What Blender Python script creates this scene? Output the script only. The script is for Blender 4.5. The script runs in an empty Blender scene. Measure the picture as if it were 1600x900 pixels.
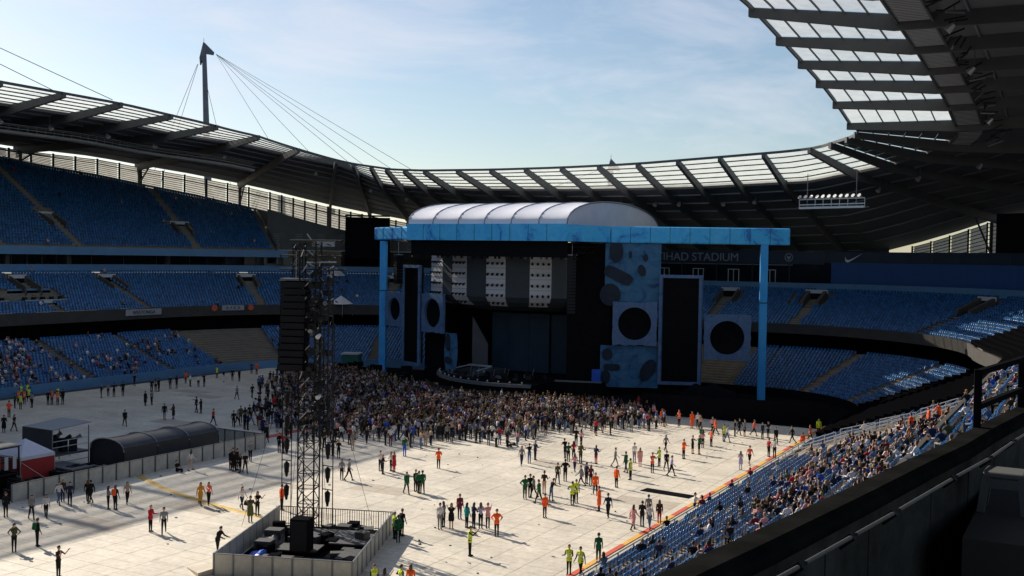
import bpy, bmesh, math, random
import numpy as np
from mathutils import Vector, Matrix
random.seed(7)
SC = bpy.context.scene
COL = SC.collection
R = math.radians

# ------------------------------------------------------------------ camera
F_PX, CAM_H, BEAR, ROLL = 1650.0, 18.4, R(29), 0.016
PITCH = math.atan(48 / F_PX)
CAMP = Vector((67, 0, CAM_H))
_r0 = Vector((math.cos(BEAR), math.sin(BEAR), 0)); _h = Vector((-math.sin(BEAR), math.cos(BEAR), 0)); _z = Vector((0, 0, 1))
_f = _h * math.cos(PITCH) - _z * math.sin(PITCH); _u0 = _h * math.sin(PITCH) + _z * math.cos(PITCH)
_r = _r0 * math.cos(ROLL) + _u0 * math.sin(ROLL); _u = _u0 * math.cos(ROLL) - _r0 * math.sin(ROLL)
cd = bpy.data.cameras.new('camera'); cam = bpy.data.objects.new('camera', cd); COL.objects.link(cam)
cd.sensor_width = 36; cd.lens = F_PX / 1600 * 36; cd.clip_start = 0.1; cd.clip_end = 5000
cam.matrix_world = Matrix(((_r.x, _u.x, -_f.x, CAMP.x), (_r.y, _u.y, -_f.y, CAMP.y), (_r.z, _u.z, -_f.z, CAMP.z), (0, 0, 0, 1)))
SC.camera = cam

# ------------------------------------------------------------------ light
SUN_EL, SUN_AZ = R(31), R(-74)              # azimuth from +Y, clockwise
sd = bpy.data.lights.new('sun', 'SUN'); sun = bpy.data.objects.new('sun', sd); COL.objects.link(sun)
sd.energy = 5.0; sd.angle = R(0.5); sd.color = (1.0, 0.90, 0.76)
sdir = Vector((math.sin(SUN_AZ) * math.cos(SUN_EL), math.cos(SUN_AZ) * math.cos(SUN_EL), math.sin(SUN_EL)))
sun.rotation_euler = sdir.to_track_quat('Z', 'Y').to_euler()
W = bpy.data.worlds.new('World'); SC.world = W; W.use_nodes = True
nt = W.node_tree; nt.nodes.clear()
def wn(t, **k):
    n = nt.nodes.new(t)
    for a, b in k.items(): setattr(n, a, b)
    return n
sky = wn('ShaderNodeTexSky', sky_type='NISHITA', sun_disc=False, sun_elevation=SUN_EL, sun_rotation=SUN_AZ, air_density=1.0, dust_density=0.6, ozone_density=1.3)
tc = wn('ShaderNodeTexCoord'); mp = wn('ShaderNodeMapping'); mp.inputs['Scale'].default_value = (1.6, 1.6, 6.0); mp.inputs['Rotation'].default_value = (0.1, 0.12, 0.4)
nz = wn('ShaderNodeTexNoise'); nz.inputs['Scale'].default_value = 2.3; nz.inputs['Detail'].default_value = 7; nz.inputs['Roughness'].default_value = 0.62; nz.inputs['Distortion'].default_value = 0.5
cr = wn('ShaderNodeValToRGB'); cr.color_ramp.elements[0].position = 0.46; cr.color_ramp.elements[1].position = 0.74
cr.color_ramp.elements[1].color = (0.5, 0.5, 0.5, 1)
mx = wn('ShaderNodeMixRGB'); mx.inputs['Color2'].default_value = (8.6, 8.4, 9.0, 1)
bg = wn('ShaderNodeBackground'); bg.inputs['Strength'].default_value = 0.084
wo = wn('ShaderNodeOutputWorld')
for a, b in ((tc.outputs['Generated'], mp.inputs['Vector']), (mp.outputs['Vector'], nz.inputs['Vector']), (nz.outputs['Fac'], cr.inputs['Fac']), (cr.outputs['Color'], mx.inputs['Fac']), (sky.outputs['Color'], mx.inputs['Color1']), (mx.outputs['Color'], bg.inputs['Color']), (bg.outputs['Background'], wo.inputs['Surface'])):
    nt.links.new(a, b)
SC.view_settings.view_transform = 'Standard'; SC.view_settings.look = 'None'; SC.view_settings.gamma = 1; SC.view_settings.exposure = 0.35
SC.cycles.max_bounces = 6; SC.cycles.diffuse_bounces = 3; SC.cycles.transparent_max_bounces = 12

# ------------------------------------------------------------------ materials
MATS = {}
def mat(name, col, rough=0.7, metal=0.0, var=0.0, scale=3.0, bump=0.0, rnd=0.0, coord='Object', spec=0.5, var2=0.0, scale2=0.12):
    if name in MATS: return MATS[name]
    m = bpy.data.materials.new(name); m.use_nodes = True; t = m.node_tree; b = t.nodes['Principled BSDF']
    b.inputs['Roughness'].default_value = rough; b.inputs['Metallic'].default_value = metal; b.inputs['Specular IOR Level'].default_value = spec
    c = (*col, 1); b.inputs['Base Color'].default_value = c; m.diffuse_color = c
    src = None
    if var or bump:
        tcn = t.nodes.new('ShaderNodeTexCoord'); n = t.nodes.new('ShaderNodeTexNoise'); n.inputs['Scale'].default_value = scale; n.inputs['Detail'].default_value = 6; n.inputs['Roughness'].default_value = 0.65
        pos = t.nodes.new('ShaderNodeNewGeometry').outputs['Position'] if coord == 'World' else tcn.outputs[coord]
        t.links.new(pos, n.inputs['Vector'])
        if bump:
            bp = t.nodes.new('ShaderNodeBump'); bp.inputs['Strength'].default_value = bump; t.links.new(n.outputs['Fac'], bp.inputs['Height']); t.links.new(bp.outputs['Normal'], b.inputs['Normal'])
        if var:
            mr = t.nodes.new('ShaderNodeMapRange'); mr.inputs['From Min'].default_value = 0.3; mr.inputs['From Max'].default_value = 0.7; mr.inputs['To Min'].default_value = 1 - var; mr.inputs['To Max'].default_value = 1 + var
            t.links.new(n.outputs['Fac'], mr.inputs['Value']); src = mr.outputs['Result']
        if var2:
            n3 = t.nodes.new('ShaderNodeTexNoise'); n3.inputs['Scale'].default_value = scale2; n3.inputs['Detail'].default_value = 8; n3.inputs['Roughness'].default_value = 0.7; t.links.new(pos, n3.inputs['Vector'])
            m3 = t.nodes.new('ShaderNodeMapRange'); m3.inputs['From Min'].default_value = 0.35; m3.inputs['From Max'].default_value = 0.6; m3.inputs['To Min'].default_value = 1 - var2; m3.inputs['To Max'].default_value = 1.03; t.links.new(n3.outputs['Fac'], m3.inputs['Value'])
            mm = t.nodes.new('ShaderNodeMath'); mm.operation = 'MULTIPLY'; t.links.new(src, mm.inputs[0]); t.links.new(m3.outputs['Result'], mm.inputs[1]); src = mm.outputs[0]
    if rnd:
        g = t.nodes.new('ShaderNodeNewGeometry'); oi = t.nodes.new('ShaderNodeObjectInfo'); ad = t.nodes.new('ShaderNodeMath'); ad.operation = 'ADD'
        fr = t.nodes.new('ShaderNodeMath'); fr.operation = 'FRACT'
        t.links.new(g.outputs['Random Per Island'], ad.inputs[0]); t.links.new(oi.outputs['Random'], ad.inputs[1]); t.links.new(ad.outputs[0], fr.inputs[0])
        mr2 = t.nodes.new('ShaderNodeMapRange'); mr2.inputs['To Min'].default_value = 1 - rnd; mr2.inputs['To Max'].default_value = 1 + rnd * 0.6
        t.links.new(fr.outputs[0], mr2.inputs['Value'])
        if src is None: src = mr2.outputs['Result']
        else:
            ml = t.nodes.new('ShaderNodeMath'); ml.operation = 'MULTIPLY'; t.links.new(src, ml.inputs[0]); t.links.new(mr2.outputs['Result'], ml.inputs[1]); src = ml.outputs[0]
    if src is not None:
        vm = t.nodes.new('ShaderNodeVectorMath'); vm.operation = 'SCALE'; vm.inputs[0].default_value = col; t.links.new(src, vm.inputs['Scale']); t.links.new(vm.outputs['Vector'], b.inputs['Base Color'])
    MATS[name] = m; return m
def sheet_mat(name, col, transp, spread=1.0, stripes=0.0):
    """thin translucent sheet: part of the light goes straight through, the rest is scattered"""
    m = bpy.data.materials.new(name); m.use_nodes = True; t = m.node_tree; t.nodes.clear()
    tr = t.nodes.new('ShaderNodeBsdfTranslucent'); tr.inputs['Color'].default_value = (*col, 1)
    df = t.nodes.new('ShaderNodeBsdfDiffuse'); df.inputs['Color'].default_value = (*col, 1)
    tp = t.nodes.new('ShaderNodeBsdfTransparent')
    a = t.nodes.new('ShaderNodeMixShader'); a.inputs[0].default_value = 0.25
    b = t.nodes.new('ShaderNodeMixShader'); b.inputs[0].default_value = transp
    o = t.nodes.new('ShaderNodeOutputMaterial')
    t.links.new(tr.outputs[0], a.inputs[1]); t.links.new(df.outputs[0], a.inputs[2]); t.links.new(a.outputs[0], b.inputs[1]); t.links.new(tp.outputs[0], b.inputs[2]); t.links.new(b.outputs[0], o.inputs['Surface'])
    n = t.nodes.new('ShaderNodeTexNoise'); n.inputs['Scale'].default_value = 0.9; n.inputs['Detail'].default_value = 5
    tcn = t.nodes.new('ShaderNodeTexCoord'); t.links.new(tcn.outputs['Object'], n.inputs['Vector'])
    mr = t.nodes.new('ShaderNodeMapRange'); mr.inputs['From Min'].default_value = 0.3; mr.inputs['From Max'].default_value = 0.7; mr.inputs['To Min'].default_value = 0.82; mr.inputs['To Max'].default_value = 1.05
    vm = t.nodes.new('ShaderNodeVectorMath'); vm.operation = 'SCALE'; vm.inputs[0].default_value = col
    t.links.new(n.outputs['Fac'], mr.inputs['Value']); t.links.new(mr.outputs['Result'], vm.inputs['Scale']); t.links.new(vm.outputs[0], tr.inputs['Color']); t.links.new(vm.outputs[0], df.inputs['Color'])
    MATS[name] = m; return m
def print_mat(name, base, ink, scale=0.55, thr=0.56, ink2=None):
    """printed fabric: blotches of darker ink over a blue ground"""
    m = bpy.data.materials.new(name); m.use_nodes = True; t = m.node_tree; b = t.nodes['Principled BSDF']; b.inputs['Roughness'].default_value = 0.75
    tcn = t.nodes.new('ShaderNodeTexCoord')
    n = t.nodes.new('ShaderNodeTexNoise'); n.inputs['Scale'].default_value = scale; n.inputs['Detail'].default_value = 9; n.inputs['Roughness'].default_value = 0.72; n.inputs['Distortion'].default_value = 1.2
    r1 = t.nodes.new('ShaderNodeValToRGB'); e = r1.color_ramp.elements; e[0].position = 0.33; e[0].color = (base[0] * 1.7 + .02, base[1] * 1.25, base[2] * 1.1, 1); e[1].position = thr + 0.07; e[1].color = (*ink, 1)
    x = e.new(thr - 0.04); x.color = (*base, 1)
    x2 = e.new(thr); x2.color = (*(ink2 or [0.5 * (p + q) for p, q in zip(base, ink)]), 1)
    n2 = t.nodes.new('ShaderNodeTexNoise'); n2.inputs['Scale'].default_value = 3.5; n2.inputs['Detail'].default_value = 6
    mx_ = t.nodes.new('ShaderNodeMixRGB'); mx_.blend_type = 'OVERLAY'; mx_.inputs['Fac'].default_value = 0.22
    t.links.new(tcn.outputs['Object'], n.inputs['Vector']); t.links.new(tcn.outputs['Object'], n2.inputs['Vector']); t.links.new(n.outputs['Fac'], r1.inputs['Fac'])
    t.links.new(r1.outputs['Color'], mx_.inputs['Color1']); t.links.new(n2.outputs['Fac'], mx_.inputs['Color2']); t.links.new(mx_.outputs['Color'], b.inputs['Base Color'])
    MATS[name] = m; return m

M_deck = mat('deck_panel_plastic', (0.70, 0.640, 0.53), 0.6, var=0.16, scale=2.3, rnd=0.07, bump=0.06, coord='World', var2=0.22, scale2=0.16)
M_ply = mat('deck_plywood', (0.48, 0.42, 0.34), 0.7, var=0.15, scale=2.0, coord='World')
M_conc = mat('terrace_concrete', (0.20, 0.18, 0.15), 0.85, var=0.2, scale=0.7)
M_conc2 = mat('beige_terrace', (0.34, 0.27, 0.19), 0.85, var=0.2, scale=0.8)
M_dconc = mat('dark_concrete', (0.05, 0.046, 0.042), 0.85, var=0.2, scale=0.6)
M_seat = mat('blue_seat_plastic', (0.033, 0.150, 0.37), 0.22, rnd=0.42)
M_blueband = mat('blue_grey_board', (0.10, 0.23, 0.40), 0.6, var=0.12, scale=0.4)
M_navy = mat('navy_panel', (0.012, 0.022, 0.05), 0.5)
M_bluewall = mat('blue_wall', (0.02, 0.08, 0.26), 0.6)
M_roof = mat('dark_roof_lining', (0.095, 0.104, 0.116), 0.75, var=0.25, scale=0.15)
M_raft = mat('dark_steel', (0.075, 0.08, 0.085), 0.6, var=0.15, scale=0.5)
M_grey = mat('grey_steel', (0.22, 0.23, 0.25), 0.45, 0.4)
M_lgrey = mat('pale_grey_paint', (0.50, 0.52, 0.55), 0.5)
M_alu = mat('aluminium_pipe', (0.60, 0.61, 0.62), 0.35, 0.7)
M_black = mat('black_cloth', (0.011, 0.011, 0.013), 1.0, var=0.2, scale=1.5, spec=0.0)
M_blk2 = mat('black_metal', (0.016, 0.017, 0.019), 0.6, spec=0.2)
M_white = mat('white_paint', (0.78, 0.78, 0.80), 0.5, var=0.05)
M_glass = mat('dark_glass', (0.010, 0.012, 0.016), 0.12)
M_skygl = sheet_mat('roof_polycarbonate', (0.90, 0.89, 0.80), 0.45)
M_louv = sheet_mat('louvre_sheet', (0.36, 0.355, 0.33), 0.06)
M_red = mat('red_fabric', (0.40, 0.03, 0.03), 0.7, var=0.1)
M_yel = mat('yellow_ramp', (0.62, 0.42, 0.10), 0.7, var=0.2, scale=2)
M_redline = mat('red_strip', (0.60, 0.10, 0.05), 0.7, var=0.15); M_orline = mat('orange_strip', (0.72, 0.40, 0.08), 0.7, var=0.15)
M_silver = mat('silver_roof_fabric', (0.72, 0.73, 0.80), 0.5, var=0.06, scale=0.5)
M_print = print_mat('printed_blue_fabric', (0.06, 0.50, 0.95), (0.04, 0.14, 0.55), scale=0.35, thr=0.60)
M_post = print_mat('plain_blue_fabric', (0.04, 0.38, 0.86), (0.03, 0.16, 0.55), scale=0.25, thr=0.66)
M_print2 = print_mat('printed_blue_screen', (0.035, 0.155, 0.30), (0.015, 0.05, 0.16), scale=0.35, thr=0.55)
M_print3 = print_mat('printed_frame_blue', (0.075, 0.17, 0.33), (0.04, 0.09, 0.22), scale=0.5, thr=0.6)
M_tarpb = mat('blue_tarpaulin', (0.02, 0.12, 0.62), 0.4, var=0.2, bump=0.4, scale=4)
M_tarpg = mat('grey_tarpaulin', (0.16, 0.16, 0.17), 0.5, var=0.3, bump=0.5, scale=3)
M_fence = mat('barrier_grey', (0.48, 0.47, 0.42), 0.6, 0.0, var=0.2, scale=1.2)
M_cover = mat('black_seat_cloth', (0.004, 0.004, 0.005), 1.0, spec=0.0)
M_tent = mat('dark_tent_fabric', (0.028, 0.033, 0.042), 0.55, var=0.3, scale=0.9, bump=0.1)
M_tgrey = mat('tent_seam', (0.28, 0.30, 0.32), 0.6)
M_gaz = mat('gazebo_white', (0.66, 0.68, 0.78), 0.7, var=0.05)
M_stone = mat('stand_wall_panel', (0.10, 0.095, 0.085), 0.8, var=0.2, scale=0.8)
M_slat = mat('grey_slat_panel', (0.11, 0.12, 0.13), 0.6, var=0.15, scale=0.6)
M_grass = mat('ground_earth', (0.10, 0.10, 0.09), 0.9, var=0.2, scale=0.1)
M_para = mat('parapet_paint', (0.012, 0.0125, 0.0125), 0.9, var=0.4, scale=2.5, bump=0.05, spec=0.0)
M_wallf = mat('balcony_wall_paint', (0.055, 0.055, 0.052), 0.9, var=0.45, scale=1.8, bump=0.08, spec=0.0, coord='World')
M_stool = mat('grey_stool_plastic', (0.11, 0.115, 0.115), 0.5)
M_dprint = mat('dark_printed_ink', (0.014, 0.024, 0.045), 0.8, var=.3, scale=.8)
M_dgrey = mat('dark_grey_board', (0.040, 0.042, 0.046), 0.7, var=0.3, scale=1.0, coord='World')
M_bglow = mat('worklight', (0.9, 0.85, 0.7), 0.4)
M_mast = mat('mast_steel', (0.11, 0.12, 0.15), 0.4, 0.3, var=0.2, scale=0.3)
M_cable = mat('stay_cable_steel', (0.04, 0.045, 0.055), 0.9, spec=0.1)
M_green = mat('green_panel', (0.02, 0.12, 0.09), 0.7)
M_led = mat('unlit_led_wall', (0.026, 0.050, 0.078), 0.35, var=0.25, scale=0.3)

# ------------------------------------------------------------------ mesh helpers
class MB:
    def __init__(s): s.v = []; s.f = []; s.m = []; s.ms = []
    def mi(s, m):
        if m not in s.ms: s.ms.append(m)
        return s.ms.index(m)
    def add(s, vs, fs, m):
        o = len(s.v); s.v += [tuple(p) for p in vs]; k = s.mi(m)
        for f in fs: s.f.append(tuple(i + o for i in f)); s.m.append(k)
    def box(s, c, d, m, rz=0.0, up=None):
        c = Vector(c); hx, hy, hz = d[0] / 2, d[1] / 2, d[2] / 2; ca, sa = math.cos(rz), math.sin(rz); vs = []
        for z in (-hz, hz):
            for x, y in ((-hx, -hy), (hx, -hy), (hx, hy), (-hx, hy)): vs.append((c.x + x * ca - y * sa, c.y + x * sa + y * ca, c.z + z))
        s.add(vs, [(0, 3, 2, 1), (4, 5, 6, 7), (0, 1, 5, 4), (1, 2, 6, 5), (2, 3, 7, 6), (3, 0, 4, 7)], m)
    def hexa(s, b, t, m):
        s.add(list(b) + list(t), [(0, 3, 2, 1), (4, 5, 6, 7), (0, 1, 5, 4), (1, 2, 6, 5), (2, 3, 7, 6), (3, 0, 4, 7)], m)
    def beam(s, p, q, w, h, m, up=(0, 0, 1)):
        p, q = Vector(p), Vector(q); d = (q - p).normalized(); u = Vector(up)
        if abs(d.dot(u)) > 0.98: u = Vector((0, 1, 0))
        x = d.cross(u).normalized() * (w / 2); y = x.cross(d).normalized() * (h / 2)
        s.hexa([p - x - y, p + x - y, p + x + y, p - x + y], [q - x - y, q + x - y, q + x + y, q - x + y], m)
    def tube(s, p, q, r1, r2, m, n=8, cap=True):
        p, q = Vector(p), Vector(q); d = (q - p).normalized(); u = Vector((0, 0, 1)) if abs(d.z) < 0.95 else Vector((0, 1, 0))
        x = d.cross(u).normalized(); y = x.cross(d); vs = []
        for c, r in ((p, r1), (q, r2)):
            for i in range(n):
                a = 2 * math.pi * i / n; vs.append(c + (x * math.cos(a) + y * math.sin(a)) * r)
        fs = [(i, (i + 1) % n, n + (i + 1) % n, n + i) for i in range(n)]
        if cap: fs += [tuple(range(n - 1, -1, -1)), tuple(range(n, 2 * n))]
        s.add(vs, fs, m)
    def grid(s, rows, m, thick=None):
        """rows: list of equal-length point lists; optional thickness vector makes it a slab"""
        nr, nc = len(rows), len(rows[0]); vs = [Vector(p) for r in rows for p in r]
        fs = [(i * nc + j, i * nc + j + 1, (i + 1) * nc + j + 1, (i + 1) * nc + j) for i in range(nr - 1) for j in range(nc - 1)]
        if thick is None: s.add(vs, fs, m); return
        t = Vector(thick); n = len(vs); vs2 = vs + [p + t for p in vs]
        f2 = fs + [tuple(n + k for k in reversed(f)) for f in fs]
        for j in range(nc - 1):
            f2 += [(j + 1, j, n + j, n + j + 1), ((nr - 1) * nc + j, (nr - 1) * nc + j + 1, n + (nr - 1) * nc + j + 1, n + (nr - 1) * nc + j)]
        for i in range(nr - 1):
            f2 += [(i * nc, (i + 1) * nc, n + (i + 1) * nc, n + i * nc), ((i + 1) * nc + nc - 1, i * nc + nc - 1, n + i * nc + nc - 1, n + (i + 1) * nc + nc - 1)]
        s.add(vs2, f2, m)
    def mesh(s, name):
        me = bpy.data.meshes.new(name); me.from_pydata(s.v, [], s.f)
        for m in s.ms: me.materials.append(m)
        me.polygons.foreach_set('material_index', s.m); me.update(); return me
    def build(s, name, parent=None, **tags):
        return link(name, s.mesh(name), parent, **tags)
def link(name, data, parent=None, loc=None, **tags):
    o = bpy.data.objects.new(name, data); COL.objects.link(o)
    if parent is not None: o.parent = parent
    if loc is not None: o.location = loc
    for k, v in tags.items():
        if v is not None: o[k] = v
    return o
def thing(name, label, cat, loc=(0, 0, 0), group=None):
    o = link(name, None, None, label=label, category=cat, group=group); o.location = loc
    if hasattr(o, 'empty_display_size'): o.empty_display_size = 0.5
    return o
class Sub:
    """parts are modelled in world coordinates and hung under a thing that stands at its own base"""
    def __init__(s, root): s.r = root; s.off = -Vector(root.location)
    def put(s, mb, name, **tags):
        mb.v = [tuple(Vector(p) + s.off) for p in mb.v]
        return mb.build(name, s.r, **tags)
def smooth(o, ang=None):
    for p in o.data.polygons: p.use_smooth = True
def lerp_tab(tab):
    xs = [a for a, b in tab]; ys = [b for a, b in tab]
    def f(x): return float(np.interp(x, xs, ys))
    return f

# ------------------------------------------------------------------ plan of the bowl: s runs along the front wall, t outward from it
XW, XE, YN = -51.0, 43.0, 143.0
S1, S2, S3, S4 = 139.0, 139 + 24 * math.pi / 2, 139 + 24 * math.pi / 2 + 53, 139 + 24 * math.pi / 2 + 53 + 17 * math.pi / 2
def frame(s):
    if s < S1: return (XW, s - 20.0), (-1.0, 0.0)
    if s < S2:
        a = math.pi - (s - S1) / 24; return (-27 + 24 * math.cos(a), 119 + 24 * math.sin(a)), (math.cos(a), math.sin(a))
    if s < S3: return (-27 + s - S2, YN), (0.0, 1.0)
    if s < S4:
        a = math.pi / 2 - (s - S3) / 17; return (26 + 17 * math.cos(a), 126 + 17 * math.sin(a)), (math.cos(a), math.sin(a))
    return (XE, 126 - (s - S4)), (1.0, 0.0)
def B(s, t, z):
    (x, y), (nx, ny) = frame(s); return Vector((x + nx * t, y + ny * t, z))
def stations(a, b):
    out = [a]; x = a
    while x < b - 1e-6:
        st = 1.6 if (S1 - 2 < x < S2 or S3 - 2 < x < S4) else 4.0
        x = min(b, x + st); out.append(x)
    return out
sE = lambda y: S4 + 126 - y           # station on the near side at world y
sW = lambda y: y + 20.0
sm = lambda x: 0 if x < 0 else 1 if x > 1 else x * x * (3 - 2 * x)
T2 = lambda s: 12 + 4.5 * sm((s - 252) / 22)
ZT2 = 8.9
Z2TOP = lambda s: 14.9 - 1.0 * sm((s - 175) / 30)
ZIN = lerp_tab([(0, 39.2), (103, 39.0), (122, 38.8), (139, 37.9), (147.5, 37.0), (154, 35.4), (160, 33.9), (163, 33.3), (169, 32.5), (174, 32.3), (187, 32.1), (199, 32.1), (211, 32.3), (224, 32.9), (230, 33.2), (237, 33.5), (242, 34.0), (256, 34.3), (264, 35.8), (271, 36.8), (279, 37.6), (296, 39.2), (314, 39.8), (420, 40)])
ZST = lerp_tab([(0, 38), (130, 37.8), (149, 36.6), (161, 33.8), (166, 30.6), (177, 29.8), (197, 29.4), (216, 29.4), (232, 29.9), (236, 30.9), (245, 32.6), (257, 34.3), (264, 35.5), (284, 37.1), (310, 38.2), (420, 38.5)])
ZO = lerp_tab([(0, 37.4), (125, 37.3), (138, 36.9), (145, 36.3), (151, 34.2), (155, 32.3), (161, 28.2), (168, 24.5), (177, 21.5), (190, 20.6), (225, 20.0), (231.5, 20.3), (234, 23), (236.4, 26.1), (243, 30.5), (256, 35), (280, 37), (420, 37.5)])
ZRIM = lerp_tab([(0, 34.9), (125, 34.8), (138, 34.5), (145, 32.5), (151, 29.8), (155, 27.4), (161, 23.2), (168, 20), (177, 17.8), (231, 17.8), (234, 18), (236.4, 19.9), (243, 25), (256, 30), (280, 33), (420, 34)])
TIN = lerp_tab([(0, 1), (238, 1), (256, -1.5), (420, -1.5)])
TST = lerp_tab([(0, 11.6), (238, 11.6), (256, 9.6), (420, 9.6)])
def roofz(s, t):
    a, b = TIN(s), TST(s)
    if t <= b: return ZIN(s) + (ZST(s) - ZIN(s)) * (t - a) / (b - a)
    return ZST(s) + (ZO(s) - ZST(s)) * (t - b) / (52 - b)
def proj(p):
    q = Vector(p) - CAMP; d = q.dot(_f)
    return (800 + F_PX * q.dot(_r) / d, 450 - F_PX * q.dot(_u) / d, d)

# ------------------------------------------------------------------ ground and deck
mb = MB(); mb.grid([[(-2500, -2500, -0.3), (2500, -2500, -0.3)], [(-2500, 2500, -0.3), (2500, 2500, -0.3)]], M_grass)
mb.build('ground', kind='structure')
mb = MB(); mb.box((-4, 65, -0.12), (96, 190, 0.24), M_dconc)
floor = mb.build('arena_floor', kind='structure')
PX, PY, PT = 2.4, 1.2, 0.05
rng = random.Random(3)
pan = []
for j in range(int((141 - 36) / PY)):
    for i in range(38):
        x = -48.8 + PX * (i + 0.5); y = 36 + PY * (j + 0.5)
        if x > 41.4 or (y > 118 and (x - 26) > 14): continue
        q = proj((x, y, 0)); pan.append((q[2], -80 < q[0] < 1680 and q[1] < 960, x, y))
plyset = set()
for _ in range(42):
    plyset.add((round(rng.uniform(-40, 38) / PX), round(rng.uniform(45, 112) / PY)))
def is_ply(x, y): return (round(x / PX), round(y / PY)) in plyset or (round(x / PX) - 1, round(y / PY)) in plyset
def panel_mesh(m):
    b = MB(); hx, hy = PX / 2 - .008, PY / 2 - .008; e = .012
    lo = [(-hx, -hy, 0), (hx, -hy, 0), (hx, hy, 0), (-hx, hy, 0)]; md = [(x, y, PT - e) for x, y, _ in lo]; tp = [(x - math.copysign(e, x), y - math.copysign(e, y), PT) for x, y, _ in lo]
    b.add(lo + md + tp, [(0, 1, 5, 4), (1, 2, 6, 5), (2, 3, 7, 6), (3, 0, 4, 7), (4, 5, 9, 8), (5, 6, 10, 9), (6, 7, 11, 10), (7, 4, 8, 11), (8, 9, 10, 11)], m)
    return b
pm = [panel_mesh(M_deck), panel_mesh(M_ply)]; pme = [b.mesh('deck_panel') for b in pm]
pan.sort(key=lambda a: (not a[1], a[0]))
rest = MB()
for k, (d, vis, x, y) in enumerate(pan):
    w = 1 if is_ply(x, y) else 0; dz = rng.uniform(-.004, .004)
    if k < 300:
        o = link('deck_panel', pme[w], floor, (x, y, dz))
    else:
        rest.add([(a + x, b + y, c + dz) for a, b, c in pm[w].v], pm[w].f, pm[w].ms[0])
rest.build('deck_panel', floor, kind='stuff')
b = MB(); b.add([(-8.9, 49.2, .058), (-1.5, 49.2, .058), (-1.5, 75.4, .058), (-8.9, 75.4, .058)], [(0, 1, 2, 3)], M_black); b.build('compound_matting', kind='structure')
b = MB(); b.add([(23.6, 44.2, .058), (31.0, 46.9, .058), (26.3, 57.2, .058), (19.1, 54.6, .058)], [(0, 1, 2, 3)], M_black); b.build('pit_matting', kind='structure')

# ------------------------------------------------------------------ grandstands
SEATS = []                      # (s, t, z, block)
AISLE_LOW = [72, 87, 102, 117, 131, 158, 166, 199, 213, 226, 237.0, 246, sE(105), sE(92), sE(79), sE(66), sE(53)]
AISLE_MID = [74, 90, 106, 122, 138, 152, 166, 190, 206, 219, 231, 243, sE(118), sE(104), sE(90), sE(76), sE(62)]
AISLE_TOP = [78, 94, 108, 121, 135, 148]
def near(s, lst, w): return any(abs(s - a) < w for a in lst)
def terrace(sub, s0, s1, t0f, n, dt, z0f, dzf, m, name):
    st = stations(s0, s1); rows = []
    for k in range(n):
        rows.append([B(s, t0f(s) + k * dt, z0f(s) + k * dzf(s) - (0.0 if k else 0.6)) for s in st])
        if k == 0: rows.append([B(s, t0f(s), z0f(s)) for s in st])
        rows.append([B(s, t0f(s) + (k + 1) * dt, z0f(s) + k * dzf(s)) for s in st])
    b = MB(); b.grid(rows, m); return sub.put(b, name)
def steps(sub, s, t0, n, dt, z0, dz, m):
    b = MB()
    for k in range(2 * n):
        t = t0 + k * dt / 2; z = z0 + (k // 2) * dz + (k % 2) * dz / 2
        if k % 2 == 0: continue
        c = [B(s - .55, t - dt / 2 + .02, z - dz / 2 + .01), B(s + .55, t - dt / 2 + .02, z - dz / 2 + .01), B(s + .55, t, z - dz / 2 + .01), B(s - .55, t, z - dz / 2 + .01)]
        b.hexa(c, [p + Vector((0, 0, dz / 2)) for p in c], m)
    return sub.put(b, 'aisle_steps')
def wall(sub, s0, s1, ta, za, zb, m, name, th=0.2, **k):
    f = lambda v, s: v(s) if callable(v) else v
    st = stations(s0, s1); b = MB()
    lo = [[B(s, f(ta, s), f(za, s)) for s in st], [B(s, f(ta, s), f(zb, s)) for s in st], [B(s, f(ta, s) + th, f(zb, s)) for s in st], [B(s, f(ta, s) + th, f(za, s)) for s in st]]
    b.grid(lo, m); b.grid([[p for p in (r[0] for r in lo[:2])], [p for p in (r[0] for r in (lo[3], lo[2]))]], m); b.grid([[p for p in (r[-1] for r in lo[:2])], [p for p in (r[-1] for r in (lo[3], lo[2]))]], m)
    return sub.put(b, name, **k)
def seat_rows(s0, s1, t0f, n, dt, z0f, dzf, block, aisles, skip=None, dens=0.52):
    for k in range(n):
        r = 1.0
        s = s0
        while s < s1:
            t = t0f(s) + k * dt
            loc = 1.0
            if S1 < s < S2: loc = 24 / (24 + t)
            elif S3 < s < S4: loc = 17 / (17 + t)
            if not near(s, aisles, 0.75 * loc) and not (skip and skip(s, k)):
                SEATS.append((s, t + 0.35, z0f(s) + k * dzf(s), block))
            s += dens * loc
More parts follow.
